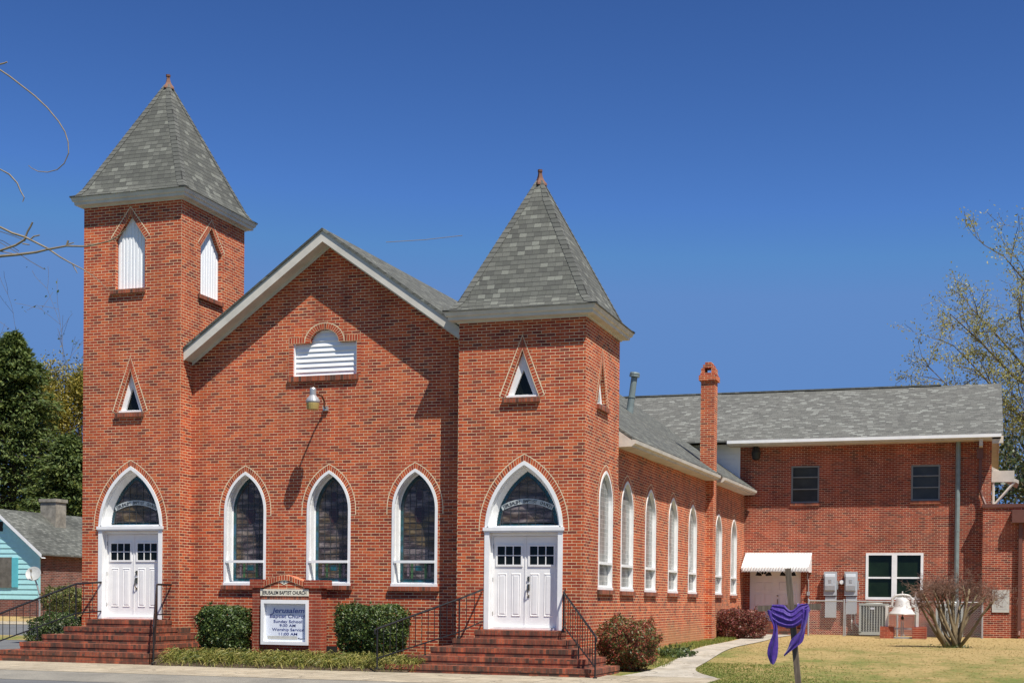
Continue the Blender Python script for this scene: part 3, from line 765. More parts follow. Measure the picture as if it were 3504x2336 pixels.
def pyramid(x0, x1, y0, y1, zw, zap, tw, name_lab, ov=1.0, tdx=0.0):
    cx, cy, ax, ay = (x0+x1)/2, (y0+y1)/2, (x1-x0)/2, (y1-y0)/2
    def ring(o, z):
        o *= ov
        return [Vector((cx-ax-o, cy-ay-o, z)), Vector((cx+ax+o, cy-ay-o, z)), Vector((cx+ax+o, cy+ay+o, z)), Vector((cx-ax-o, cy+ay+o, z))]
    def rings(b, rs):
        for r0, r1 in zip(rs, rs[1:]):
            for k in range(4): b.quad(r0[k], r0[(k+1) % 4], r1[(k+1) % 4], r1[k])
    # cornice: flat soffit, fascia, sloped crown
    b = MB(); rings(b, [ring(-.02, zw-.03), ring(.0, zw-.03), ring(.045, zw-.03), ring(.05, zw+.0), ring(.20, zw+.02), ring(.21, zw+.085), ring(.25, zw+.10), ring(.285, zw+.185), ring(.27, zw+.19)])
    cn = b.build('cornice', 'trim', tw)
    b = MB(); ze = zw+.19
    r0 = ring(.31, ze); r1 = ring(.305, ze+.022); rm = ring(.17, ze+.075); rb = ring(.03, ze+.24)
    f = 0.955
    top = [Vector((cx+tdx*f+(p.x-cx)*(1-f), cy+(p.y-cy)*(1-f), rb[0].z+(zap-rb[0].z)*f)) for p in rb]
    rings(b, [ring(.0, ze-.004), r0, r1, rm, rb, top])
    b.quad(*top)
    sp = b.build('spire_roof', 'shingle', tw)
    # hip caps
    b = MB()
    for k in range(4):
        path = [r1[k], rm[k], rb[k], top[k]]
        out = Vector(((1 if k in (1, 2) else -1), (1 if k in (2, 3) else -1), 0)).normalized()
        tA = Vector(((-1 if k in (1, 2) else 1), 0, 0)); tB = Vector((0, (-1 if k in (2, 3) else 1), 0))
        acc = 0
        for p, q in zip(path, path[1:]):
            L_ = (q-p).length; n = max(1, round(L_/.14))
            for i in range(n):
                a_ = p.lerp(q, i/n); c_ = p.lerp(q, (i+1)/n); wd = .17
                lift0 = Vector((out.x, out.y, .5))*.015; lift1 = Vector((out.x, out.y, .5))*.010
                t0 = min(1, (top[0].z-a_.z)/.9+.32)
                for t_ in (tA, tB):
                    A0, A1 = a_+lift0, a_+lift0+t_*wd*t0; C0, C1 = c_+lift1, c_+lift1+t_*wd*t0*.95
                    slope = (q-p); sl_ = slope/max(slope.length, 1e-6)
                    uv = [[(.02, acc+.004), (.5, acc+.004), (.5, acc+.138), (.02, acc+.138)]]
                    b.add([A0, A1, C1, C0], [(0, 1, 2, 3)], uvs=uv)
                acc += .14
    b.build('hip_cap', 'shingle_hip', tw)
    # metal finial
    zt = top[0].z; r = (top[1]-top[0]).length/2*1.25
    b = MB(); b.lathe((cx+tdx*f, cy, zt), [(.175, -.10), (.165, -.055), (.115, .0), (.075, .07), (.052, .15), (.046, .215)], 4)
    b.lathe((cx+tdx*f, cy, zt+.215), [(.055, 0), (.058, .05), (.04, .055)], 8)
    b.build('finial', 'rust', tw)

# left tower
LX0, LX1, TD = -9.83, -7.09, 2.86
RX0, RX1 = 0.0, 2.92
def tower(x0, x1, zw, zap, zt, tall, lab):
    cx = (x0+x1)/2
    Ff, Fs = front(0.0), sideR(x1)
    tw = bpy.data.objects.new('tmp', None)
    bm_ = MB()
    # openings first (their builders need the parent), so reserve the mesh object
    me = bpy.data.meshes.new('tower'); ob = bpy.data.objects.new('tower', me); C.objects.link(ob); ob.parent = church
    WLOC[ob.name] = Vector((0, 0, 0)); ob['label'] = lab
    bpy.data.objects.remove(tw)
    hd = entrance(Ff, cx + (.0 if tall else .09), zt)
    holes_f = [hd]; holes_s = []
    holes_f.append(tri_window(Ff, cx+(-.03 if tall else .02), .76 if not tall else .70, 5.96, 7.0 if not tall else 7.0, True, ob))
    if tall:
        holes_f.append(lancet_louvre(Ff, -8.51, .82, 8.92, 10.15, 10.70, ob))
        holes_s.append(lancet_louvre(Fs, 1.30, .95, 8.88, 10.09, 10.62, ob))
    else:
        holes_s.append(tri_window(Fs, 1.35, .80, 5.90, 6.90, True, ob))
        holes_s.append(gothic_window(Fs, 1.76, 1.2, 1.80, 3.75, 4.50, 2.40, pale=True))
    b = MB()
    wall(Ff, rect(x0, 0, x1, zw), holes_f, b=b); wall(Fs, rect(0, 0, TD, zw), holes_s, b=b)
    b.poly(sideL(x0), rect(0, 0, TD, zw)); b.poly(back(TD), rect(x0, 0, x1, zw))
    t2 = b.build('tower', 'brick', church)
    # move openings onto the real mesh
    for ch in list(ob.children): ch.parent = t2
    me0 = ob.data; bpy.data.objects.remove(ob); bpy.data.meshes.remove(me0)
    t2.name = 'tower'; WLOC[t2.name] = Vector((0, 0, 0)); t2['label'] = lab
    pyramid(x0, x1, 0, TD, zw, zap, t2, lab, .80 if tall else .95, .02 if tall else -.09)
    return t2
tower(LX0, LX1, 10.98, 14.44, 0.99, True, 'taller left tower with white louvres below the cornice')
tower(RX0, RX1, 7.66, 11.21, 0.90, False, 'shorter right tower with a triangular window')

# nave
GX, GZ, SLP, NW = -3.43, 10.03, 0.702, 2.84
NL = 2*GX-NW
YB = 22.2
def zroof(x, y): return GZ - SLP*abs(x-GX) + .016*y
Fc = front(0.5); Fn = sideR(NW)
holes = []
for cx, z0, ztop in ((-5.62, 1.83, 4.53), (-3.415, 1.84, 4.52), (-1.24, 1.83, 4.515)):
    holes.append(gothic_window(Fc, cx, 1.13, z0, 3.60, ztop, 2.395))
# gable louvre opening: rectangle with a round head
lc, lr = -3.565, .365
ah = [(lc+lr*math.cos(t), 7.50+.30*math.sin(t)) for t in [math.pi*k/14 for k in range(15)]]
Olv = [(-4.375, 6.725), (-2.735, 6.725), (-2.735, 7.49)]+ah+[(-4.375, 7.49)]
holes.append(Olv)
gw = [(-7.13, 0), (.04, 0), (.04, zroof(.04, .5)-.06), (GX, zroof(GX, .5)-.06), (-7.13, zroof(-7.13, .5)-.06)]
b = wall(Fc, gw, holes)
b.build('gable_wall', 'brick', church)
b = MB()
for k in range(10):
    z = 6.72+k*.118
    b.quad(Fc(-4.42, z-.004, -.085), Fc(-2.69, z-.004, -.085), Fc(-2.69, z+.122, -.118), Fc(-4.42, z+.122, -.118))
    b.quad(Fc(-4.42, z-.004, -.12), Fc(-2.69, z-.004, -.12), Fc(-2.69, z-.004, -.085), Fc(-4.42, z-.004, -.085))
for s in (-4.375, -2.765): b.fbox(Fc, s, 6.725, -.11, s+.03, 7.50, -.03)
lv = b.build('gable_louvre', 'vinyl', church)
inn = [(lc+lr*math.cos(t), 7.50+.30*math.sin(t)) for t in [math.pi*k/18 for k in range(19)]]
out = [(lc+(lr+.14)*math.cos(t), 7.50+.44*math.sin(t)) for t in [math.pi*k/18 for k in range(19)]]
arch_band(Fc, inn, out, lv)
for s0, s1 in ((-4.49, lc-lr-.142), (lc+lr+.142, -2.62)):
    b = MB(); x0_, x1_ = s0, s1
    b.add([Fc(x0_, 7.495, .004), Fc(x1_, 7.495, .004), Fc(x1_, 7.635, .004), Fc(x0_, 7.635, .004)], [(0, 1, 2, 3)], uvs=[[(0, 0), (0, x1_-x0_), (.2, x1_-x0_), (.2, 0)]])
    b.build('soldier_course', 'brick_arch', lv)
for s0, s1 in ((-4.49, -4.377), (-2.733, -2.62)):
    b = MB(); b.add([Fc(s0, 6.71, .004), Fc(s1, 6.71, .004), Fc(s1, 7.49, .004), Fc(s0, 7.49, .004)], [(0, 1, 2, 3)], uvs=[[(0, 0), (.2, 0), (.2, .78), (0, .78)]])
    b.build('brick_jamb', 'brick_arch', lv)
brick_sill(Fc, -4.49, -2.68, 6.60, 6.722, lv, .06)
# low crawl-space vent
b = MB(); b.fbox(Fc, -3.49, .20, .003, -3.16, .43, .006); b.build('crawl_vent', 'dark', church)

# side wall with leaded windows, their pale reflection painted in
holes = []
for cx in (4.05, 6.53, 9.28, 12.02, 16.3, 19.25):
    holes.append(gothic_window(Fn, cx, 1.2, 1.79, 3.72, 4.47, 2.40, pale=True))
b = wall(Fn, [(2.5, 0), (21.5, 0), (21.5, 5.75), (2.5, 5.42)], holes)
b.build('nave_wall', 'brick_nave', church)
b = MB(); b.poly(sideL(NL), rect(.5, 0, YB, 5.4)); b.poly(back(YB), rect(NL, 0, NW, 5.4)); b.build('nave_wall', 'brick', church)
# roof
b = MB(); EX = NW+.40
def slope(xa, xb, ya, yb, th=.06):
    A, B_, C_, D_ = [(xa, ya, zroof(xa, ya)), (xb, ya, zroof(xb, ya)), (xb, yb, zroof(xb, yb)), (xa, yb, zroof(xa, yb))]
    lo = [(x, y, z-th) for x, y, z in (A, B_, C_, D_)]
    if xb > xa: b.quad(A, B_, C_, D_); b.quad(*lo[::-1])
    else: b.quad(D_, C_, B_, A); b.quad(*lo)
    for i in range(4):
        p, q = (A, B_, C_, D_)[i], (A, B_, C_, D_)[(i+1) % 4]
        b.quad(lo[i], lo[(i+1) % 4], q, p)
slope(GX, -.005, .07, TD+.02); slope(GX, EX, TD+.005, 14.0); slope(GX, NW-.22, 14.0, 14.58); slope(GX, EX, 14.58, YB)
slope(GX, LX1+.005, .07, TD+.02); slope(GX, NL-.4, TD+.005, YB)
b.build('roof', 'shingle', church)
# gable rake boards and soffit
b = MB()
def rake(xa, xb):
    n = Vector((0, -1, 0)); h0, h1 = .055, .31
    P = lambda x, y, dz: Vector((x, y, zroof(x, .1)-dz))
    for y0, y1, a0, a1 in ((.10, .10, h0, h1),):
        b.quad(P(xa, .10, h1), P(xb, .10, h1), P(xb, .10, h0), P(xa, .10, h0))
    b.quad(P(xa, .10, h1), P(xa, .13, h1), P(xb, .13, h1), P(xb, .10, h1))
    b.quad(P(xa, .13, h1), P(xa, .13, h0), P(xb, .13, h0), P(xb, .13, h1))
    b.quad(P(xa, .131, h1-.03), P(xb, .131, h1-.03), P(xb, .497, h1-.03), P(xa, .497, h1-.03))
    b.quad(P(xa, .47, h1-.032), P(xb, .47, h1-.032), P(xb, .47, h1+.06), P(xa, .47, h1+.06))
    b.quad(P(xb, .10, h1), P(xb, .13, h1), P(xb, .13, h0), P(xb, .10, h0))
rake(GX, -.005); rake(GX, LX1+.008)
b.build('rake_board', 'trim', church)
b = MB()
for ya, yb in ((TD+.01, 13.95), (14.75, 21.25)):
    za, zb = zroof(EX, ya)-.06, zroof(EX, yb)-.06
    v = lambda x, y, dz: Vector((x, y, (za if y == ya else zb)+dz))
    b.quad(v(EX-.01, ya, -.16), v(EX-.01, yb, -.16), v(EX-.01, yb, 0), v(EX-.01, ya, 0))
    b.quad(v(EX-.01, ya, 0), v(EX+.09, ya, -.01), v(EX+.09, yb, -.01), v(EX-.01, yb, 0))
    b.quad(v(EX+.09, ya, -.01), v(EX+.08, ya, -.09), v(EX+.08, yb, -.09), v(EX+.09, yb, -.01))
    b.quad(v(EX+.08, ya, -.09), v(EX-.01, ya, -.12), v(EX-.01, yb, -.12), v(EX+.08, yb, -.09))
    b.quad(v(EX-.01, ya, -.16), v(NW-.01, ya, -.165), v(NW-.01, yb, -.165), v(EX-.01, yb, -.16))
    for y in (ya, yb):
        b.add([v(NW, y, -.17), v(EX-.01, y, -.16), v(EX+.08, y, -.09), v(EX+.09, y, -.01), v(EX-.01, y, 0), v(NW, y, .26)], [(0, 1, 2, 3, 4, 5)])
b.build('eave_gutter', 'trim', church)
# brick chimney with its arched cap
b = MB(); cx0, cx1, cy0, cy1 = NW-.20, NW+.235, 14.03, 14.55
b.box(cx0, cy0, .2, cx1, cy1, 8.58)
ch_ = b.build('chimney', 'brick', church)
b = MB(); b.box(cx0-.06, cy0-.06, 8.50, cx1+.06, cy1+.06, 8.66); b.box(cx0-.02, cy0-.02, 8.66, cx1+.02, cy1+.02, 8.74)
for x0_, x1_ in ((cx0, cx0+.11), (cx1-.11, cx1)): b.box(x0_, cy0, 8.74, x1_, cy1, 8.90)
b.box(cx0+.06, cy0+.01, 8.90, cx1-.06, cy1-.01, 9.0); b.box(cx0+.12, cy0+.03, 9.0, cx1-.12, cy1-.03, 9.08)
b.build('chimney_cap', 'brick', ch_)
# vent pipe on the nave roof
b = MB(); vx, vy = .35, 14.0; vz = zroof(vx, vy)
for ra, rb_, za, zb_3 in ((.13, .11, -.2, .15), (.11, .11, .15, .44), (.125, .125, .44, .48), (.10, .10, .48, 1.08), (.165, .165, 1.10, 1.17), (.11, .11, 1.17, 1.19), (.165, .15, 1.19, 1.24)):
    b.tube([(vx+.13*za, vy, vz+za), (vx+.13*zb_3, vy, vz+zb_3)], [ra, rb_], 14)
vp = b.build('vent_pipe', 'grey_pipe', church)

# ---------------------------------------------------------------- two storey annex
AY, AX0, AX1 = 21.5, -10.0, 11.42
annex = thing('annex_building', 'two storey brick wing with a long grey shingled roof behind the church', 'building', (6, 21.5, 0))
Fa = front(AY)
EZ, EY, RY, RZ = 7.42, 20.78, 26.0, 9.93
def hole_rect(s0, z0, s1, z1): return rect(s0, z0, s1, z1)
hs = [hole_rect(4.52, 5.17, 5.53, 6.52), hole_rect(8.73, 5.20, 9.72, 6.47), hole_rect(7.21, 1.70, 9.19, 3.36), hole_rect(3.06, .88, 4.92, 3.0)]
b = wall(Fa, rect(2.62, 0, AX1, 7.36), hs, .12)
b.poly(sideR(AX1), [(AY, 0), (30.5, 0), (30.5, 7.4), (RY, RZ-.1), (AY, 7.36)]); b.poly(back(30.5), rect(AX0, 0, AX1, 7.4))
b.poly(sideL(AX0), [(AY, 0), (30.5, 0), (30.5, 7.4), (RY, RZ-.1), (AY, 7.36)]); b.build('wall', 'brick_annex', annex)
b = MB(); b.poly(Fa, rect(AX0, 0, 2.615, 7.36))
for k in range(12): b.fbox(Fa, 1.2, 5.2+k*.18, .004, 2.60, 5.2+k*.18+.172, .018 - .0)
b.fbox(Fa, 2.57, 5.9, .005, 2.66, 7.34, .035)
b.build('siding', 'vinyl', annex)
b = MB()
def rslab(b, pts, th):
    pts = [Vector(p) for p in pts]; lo = [p-Vector((0, 0, th)) for p in pts]
    b.quad(*pts); b.quad(*lo[::-1])
    for i in range(4): b.quad(lo[i], lo[(i+1) % 4], pts[(i+1) % 4], pts[i])
rslab(b, [(AX0-.3, EY, EZ), (11.78, EY, EZ), (11.78, RY, RZ), (AX0-.3, RY, RZ)], .07)
rslab(b, [(AX0-.3, RY, RZ), (11.78, RY, RZ), (11.78, 31.3, 7.42), (AX0-.3, 31.3, 7.42)], .07)
rf = b.build('roof', 'shingle_far', annex)
b = MB(); b.box(-3, RY-.12, RZ-.02, 9.6, RY+.12, RZ+.035); b.build('ridge_vent', 'shingle_old', rf)
b = MB(); b.box(2.3, EY-.10, EZ-.13, 11.72, EY-.004, EZ-.02); b.build('gutter', 'white', annex)
b = MB(); b.box(2.3, EY+.0, EZ-.19, 11.7, AY-.003, EZ-.085); b.build('soffit', 'soffit', annex)
b = MB()
for ya, za, yb, zb in ((EY, EZ, RY, RZ), (RY, RZ, 31.3, 7.42)):
    b.quad((11.785, ya, za-.34), (11.785, yb, zb-.34), (11.785, yb, zb-.0), (11.785, ya, za-.0))
    b.quad((11.785, ya, za-.34), (11.755, ya, za-.34), (11.755, yb, zb-.34), (11.785, yb, zb-.34))
    b.quad((AX1, ya, za-.30), (11.755, ya, za-.30), (11.755, yb, zb-.30), (AX1, yb, zb-.30))
b.quad((AX1, EY, EZ-.34), (11.785, EY, EZ-.34), (11.785, EY, EZ-.08), (AX1, EY, EZ-.08))
b.build('rake_board', 'soffit', annex)
# upper windows
for s0, z0, s1, z1 in ((4.52, 5.17, 5.53, 6.52), (8.73, 5.20, 9.72, 6.47)):
    b = MB()
    for q in ((s0, z0, s0+.06, z1), (s1-.06, z0, s1, z1), (s0+.06, z1-.06, s1-.06, z1), (s0+.06, z0, s1-.06, z0+.06), (s0+.06, z0+(z1-z0)*.36, s1-.06, z0+(z1-z0)*.36+.035), (s0+.06, z0+(z1-z0)*.68, s1-.06, z0+(z1-z0)*.68+.035)):
        b.fbox(Fa, q[0], q[1], -.10, q[2], q[3], -.03)
    wn = b.build('window', 'window_grey', annex)
    b = MB(); b.fbox(Fa, s0, z0, -.12, s1, z1, -.085); b.build('pane', 'grey_glass', wn)
    brick_sill(Fa, s0-.02, s1+.02, z0-.11, z0-.003, wn, .05)
# lower twin window
b = MB(); s0, z0, s1, z1 = 7.21, 1.70, 9.19, 3.36; mm = (s0+s1)/2
for q in ((s0, z0, s0+.09, z1), (s1-.09, z0, s1, z1), (mm-.09, z0, mm+.09, z1), (s0+.09, z1-.08, mm-.09, z1), (mm+.09, z1-.08, s1-.09, z1), (s0+.09, z0, mm-.09, z0+.09), (mm+.09, z0, s1-.09, z0+.09)):
    b.fbox(Fa, q[0], q[1], -.11, q[2], q[3], .02)
zm = z0+(z1-z0)*.47
for q in ((s0+.09, mm-.09), (mm+.09, s1-.09)):
    b.fbox(Fa, q[0], zm-.03, -.10, q[1], zm+.03, -.02)
wn = b.build('window', 'white', annex, label='white twin sash window on the ground floor')
b = MB(); b.fbox(Fa, s0, z0, -.12, s1, z1, -.07); b.build('pane', 'tree_reflection', wn)
brick_sill(Fa, s0-.02, s1+.02, z0-.11, z0-.003, wn, .05)
# side door with fan lights, awning above
b = MB()
b.fbox(Fa, 3.06, .88, -.14, 4.92, 3.0, -.08)
for sgn in (0, 1):
    s0 = 3.12+sgn*.88; 
    for (u0, u1, v0, v1) in ((.12, .40, .15, 1.0), (.48, .76, .15, 1.0), (.12, .40, 1.12, 1.42), (.48, .76, 1.12, 1.42)):
        lo = [rect(s0+u0, .88+v0, s0+u1, .88+v1), rect(s0+u0+.02, .88+v0+.02, s0+u1-.02, .88+v1-.02)]
        b.strip(Fa, lo[0], -.079, lo[1], -.065); b.poly(Fa, lo[1], d=-.072)
dr = b.build('double_door', 'door', annex)
for c_ in (3.56, 4.44):
    b = MB()
    for k in range(4):
        t0, t1 = math.pi*(k+.08)/4, math.pi*(k+.92)/4
        pts = [(c_+.08*math.cos(t0), 2.52+.08*math.sin(t0)), (c_+.30*math.cos(t0), 2.52+.30*math.sin(t0)), (c_+.30*math.cos(t1), 2.52+.30*math.sin(t1)), (c_+.08*math.cos(t1), 2.52+.08*math.sin(t1))]
        b.poly(Fa, pts, d=-.077)
    b.build('fan_light', 'black_glass', dr)
b = MB(); b.tube([Fa(4.08, 1.80, -.08), Fa(4.08, 1.80, -.04)], .03, 8); b.tube([Fa(4.08, 1.68, -.06), Fa(4.08, 1.60, -.03), Fa(4.08, 1.35, -.03), Fa(4.08, 1.30, -.06)], .018, 6); b.build('handle', 'bronze', dr)
b = MB(); n = 24; x0_, x1_ = 2.90, 5.30
for k in range(n):
    s = x0_+(x1_-x0_)*k/n; st = (x1_-x0_)/n
    for u0, u1, h in ((0, .55, .0), (.55, 1, .04)):
        a0, a1 = s+u0*st, s+u1*st
        b.quad((a0, 20.58, 2.80+h), (a1, 20.58, 2.80+h), (a1, AY-.004, 3.32+h), (a0, AY-.004, 3.32+h))
        b.quad((a0, 20.58, 2.64), (a1, 20.58, 2.64), (a1, 20.58, 2.80+h), (a0, 20.58, 2.80+h)) if h == 0 else b.quad((a0, 20.53, 2.675), (a1, 20.53, 2.675), (a1, 20.53, 2.84), (a0, 20.53, 2.84))
        if h:
            b.quad((a0, 20.53, 2.84), (a1, 20.53, 2.84), (a1, 20.58, 2.84), (a0, 20.58, 2.84))
            for aa in (a0, a1):
                b.quad((aa, 20.53, 2.675), (aa, 20.58, 2.675), (aa, 20.58, 2.84), (aa, 20.53, 2.84)); b.quad((aa, 20.58, 2.80), (aa, AY-.004, 3.32), (aa, AY-.004, 3.32+h), (aa, 20.58, 2.80+h))
for x in (x0_, x1_):
    b.add([(x, 20.58, 2.64), (x, AY-.004, 2.64+.02), (x, AY-.004, 3.33), (x, 20.58, 2.81)], [(0, 1, 2, 3)])
b.box(x0_-.01, AY-.03, 3.31, x1_+.01, AY-.003, 3.37)
aw = b.build('awning', 'white', annex)
# stoop
b = MB(); b.box(2.95, 20.3, .3, 5.1, AY-.002, .86); b.box(2.95, 20.0, .28, 5.1, 20.3, .62); b.build('stoop', 'brick_step', annex)
# tall flue pipe, downspout, hopper, flood light
b = MB(); b.tube([(10.31, AY-.12, .5), (10.31, AY-.12, 7.3)], .085, 10)
for z in (2.2, 4.1, 5.7): b.lathe((10.31, AY-.12, z), [(.095, 0), (.095, .05)], 10)
b.build('flue_pipe', 'grey_pipe', annex)
b = MB(); b.box(10.93, AY-.20, 6.62, 11.14, AY-.06, 7.02); b.box(11.0, AY-.16, 5.55, 11.1, AY-.06, 6.62)
b.tube([(11.05, AY-.11, 5.58), (11.13, AY-.11, 5.3), (11.24, AY-.2, 5.02)], .055, 8); b.build('downspout', 'brown_metal', annex)
b = MB(); b.box(11.0, EY+.02, 7.0, 11.12, AY-.06, 7.28); b.build('downspout', 'soffit', annex)
b = MB(); b.lathe((3.27, AY-.22, 6.75), [(.05, -.02), (.13, .02), (.17, .25), (.12, .42), (.06, .50)], 12); b.box(3.2, AY-.2, 7.08, 3.34, AY-.003, 7.2); b.build('flood_light', 'black_iron', annex)
# small porch roof on the far gable end
b = MB(); rslab(b, [(11.44, 22.5, 6.45), (12.35, 22.5, 5.95), (12.35, 24.5, 5.95), (11.44, 24.5, 6.45)], .12)
b.box(11.44, 22.48, 5.90, 12.20, 22.54, 6.30)
b.tube([(12.25, 22.55, 5.95), (11.5, 22.55, 5.05)], .05, 6); b.tube([(11.5, 22.55, 5.0), (11.5, 22.55, 6.3)], .05, 6)
b.build('porch_roof', 'trim', annex)

# flat roofed brick building at the right
flat = thing('flat_roof_building', 'flat roofed brick block with brown coping at the right edge of the annex', 'building', (14, 20.9, 0))
FX0, FY = 11.16, 21.0
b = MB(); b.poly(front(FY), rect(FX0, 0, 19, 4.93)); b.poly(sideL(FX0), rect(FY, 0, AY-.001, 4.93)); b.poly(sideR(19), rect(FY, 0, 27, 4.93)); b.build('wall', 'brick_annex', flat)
b = MB(); b.box(FX0-.03, FY-.05, 4.90, 19.05, 27, 5.02); b.build('coping', 'brown_metal', flat)
b = MB(); b.box(12.1, FY-.35, 4.36, 12.75, FY-.003, 4.80); b.build('rain_hopper', 'brown_metal', flat)
b = MB(); b.box(12.33, FY-.16, .62, 12.45, FY-.04, 4.36); b.tube([(12.39, FY-.10, .66), (12.37, FY-.3, .50)], .055, 8)
for z in (2.2, .75): b.box(12.31, FY-.165, z, 12.47, FY-.003, z+.05)
b.build('downspout', 'brown_metal', flat)
b = MB(); b.box(11.50, FY-.035, 1.30, 12.06, FY-.002, 2.07); pq = b.build('plaque', 'stone', flat)
b = MB()
for k in range(9): b.box(11.56, FY-.037, 1.40+k*.065, 12.0-(k % 3)*.03, FY-.0345, 1.41+k*.065)
b.build('engraving', 'galv', pq)

# ---------------------------------------------------------------- steps
def steps(name, lab, xl, xr, tl, tr, zt, rise, yb_left, yb_right):
    b = MB(); n = 5
    for k in range(n):
        z1 = zt-rise*k; z0 = z1-rise-.02 if k < n-1 else -.02
        x0, x1, y0 = xl-tl*k, xr+tr*k, -.7-.3*k
        yb_ = -.003 if k == 0 else yb_right
        yb_ = min(yb_, -.003) if True else yb_
        b.box(x0+.012, y0+.012, z0, x1-.012, -.003, z1-.10)
        b.box(x0, y0, z1-.0985, x1, -.003, z1, rot=True)
    return b, tag
bL, _ = steps('', '', -9.20, -7.28, .385, .165, .985, .18, 0, 0)
# the treads at the inner side run on back to the gable wall
for k in range(1, 5):
    z1 = .985-.18*k; bL.box(LX1+.004, -.0025, z1-.2, -7.28+.165*k-.012, .495, z1-.10); bL.box(LX1+.003, -.0028, z1-.0985, -7.28+.165*k, .496, z1, rot=True)
st = bL.build('brick_steps', 'brick_step'); tag(st, 'stained brick steps climbing to the door of the taller left tower', 'steps', 'brick entrance steps')
bR, _ = steps('', '', .69, 2.55, .385, .30, .897, .18, 0, 0)
st = bR.build('brick_steps', 'brick_step'); tag(st, 'stained brick steps climbing to the door of the shorter right tower', 'steps', 'brick entrance steps')

# ---------------------------------------------------------------- hand rails
def railing(lab, A, P1, P2, E, gz, nb, mid=None, worn=True):
    """A: wall end of the top rail, P1: post on the platform, E: foot of the end post"""
    t = thing('hand_railing', lab, 'railing', (E[0], E[1], gz), 'black iron hand railings')
    h = .84; A, P1, E = Vector(A), Vector(P1), Vector(E)
    top1, topE = P1+Z*h, E+Z*h
    b = MB(); b.tube([A, top1-(top1-A).normalized()*.02, top1+(topE-top1).normalized()*.03, topE], .024, 8)
    b.tube([topE+Vector((0, 0, .005)), topE+(topE-top1).normalized()*.06-Z*.02, topE+(topE-top1).normalized()*.05-Z*.10], .022, 8)
    b.build('top_rail', 'black_iron', t)
    b = MB(); lo1, loE = P1+Z*.13, E+Z*.22
    b.tube([A-Z*.70, lo1, loE], .016, 6); b.build('bottom_rail', 'black_iron', t)
    for p, q in ((P1, top1), (E, topE)):
        b = MB(); b.tube([p-Z*.01, q], .019, 6); b.lathe((p.x, p.y, p.z), [(.045, -.01), (.045, .02), (.025, .03)], 8); b.build('post', 'black_iron', t)
    if mid:
        f = mid; p = lo1.lerp(loE, f); gzz = P1.z+(E.z-P1.z)*f
        b = MB(); b.tube([(p.x, p.y, gzz-.12), p], .017, 6); b.lathe((p.x, p.y, gzz-.12), [(.045, -.01), (.045, .02), (.025, .03)], 8); b.build('post', 'black_iron', t)
    for i in range(1, nb+1):
        f = i/(nb+1); a_, c_ = lo1.lerp(loE, f), top1.lerp(topE, f)
        b = MB(); b.tube([a_, c_], .0085, 5); b.build('baluster', 'black_iron', t)
    for f in (.35, .7):
        a_, c_ = (A-Z*.70).lerp(lo1, f), A.lerp(top1, f)
        b = MB(); b.tube([a_, c_], .0085, 5); b.build('baluster', 'black_iron', t)
    return t
railing('long black iron railing on the left side of the taller tower steps', (-9.25, -.02, 1.87), (-9.66, -.45, .985), None, (-10.95, -2.15, .10), .1, 13, .42)
railing('black iron railing end-on to the right of the taller tower door', (-7.30, -.02, 1.82), (-7.40, -.45, .985), None, (-6.42, -2.02, .06), .06, 12, .5)
railing('black iron railing rising left of the shorter tower door from the ground cover', (.62, -.02, 1.77), (.44, -.95, .72), None, (-.95, -2.08, .08), .05, 12, .42)
railing('black iron railing right of the shorter tower door, ending beside the red-leaved shrub', (2.52, -.02, 1.78), (2.62, -.45, .88), None, (3.78, -2.07, .01), .0, 12, .5)

# ---------------------------------------------------------------- wall lamp
lamp = thing('wall_lamp', 'old silver barn lamp with a yellowed lens on a rusty gooseneck high on the gable', 'wall lamp', (-3.5, .5, 5.9))
b = MB(); b.tube([(-3.5, .497, 5.955), (-3.5, .40, 5.97), (-3.48, .36, 6.10), (-3.47, .22, 6.20), (-3.47, .02, 6.215), (-3.47, -.10, 6.205)], .022, 8); b.build('gooseneck', 'rust', lamp)
b = MB(); b.box(-3.56, .44, 5.90, -3.44, .498, 6.0); b.build('bracket', 'galv', lamp)
b = MB(); b.lathe((-3.50, -.17, 5.80), [(.155, .19), (.165, .22), (.15, .27), (.10, .33), (.075, .36), (.075, .50), (.06, .53), (.02, .54)], 18); b.build('lamp_head', 'silver', lamp, smooth=False)
b = MB(); b.lathe((-3.50, -.17, 5.80), [(.115, .03), (.13, .04), (.15, .16), (.152, .19)], 18); b.build('lens', 'amber', lamp)

# ---------------------------------------------------------------- church sign
sign = thing('church_sign', 'brick pier church sign with a white framed board of service times', 'sign', (-4.0, -.35, .22))
SY = -.35
def SX(x): return (x-10.91)*.9873+10.91
def SZ(z): return (z-1.55)*.9873+1.55
Fg = front(SY)
b = MB(); xl0, xl1, xr0, xr1 = SX(-5.12), SX(-4.88), SX(-3.645), SX(-3.345)
b.box(xl0, SY, .1, xl1, SY+.30, SZ(1.77)); b.box(xr0, SY, .1, xr1, SY+.30, SZ(1.77))
b.box(xl1, SY+.05, .1, xr0, SY+.25, SZ(.45)); b.box(xl1, SY+.05, SZ(1.74), xr0, SY+.25, SZ(1.90))
b.build('brick_pier', 'brick_sign', sign)
b = MB(); b.box(SX(-5.165), SY-.045, SZ(1.77), SX(-4.80), SY+.34, SZ(1.965)); b.box(SX(-3.76), SY-.045, SZ(1.77), SX(-3.235), SY+.34, SZ(1.955)); b.build('pier_cap', 'brick_sign', sign)
b = MB(); lo = [(SX(-4.80), SZ(1.80)), (SX(-4.42), SZ(1.935)), (SX(-4.28), SZ(1.95)), (SX(-4.14), SZ(1.935)), (SX(-3.76), SZ(1.80))]
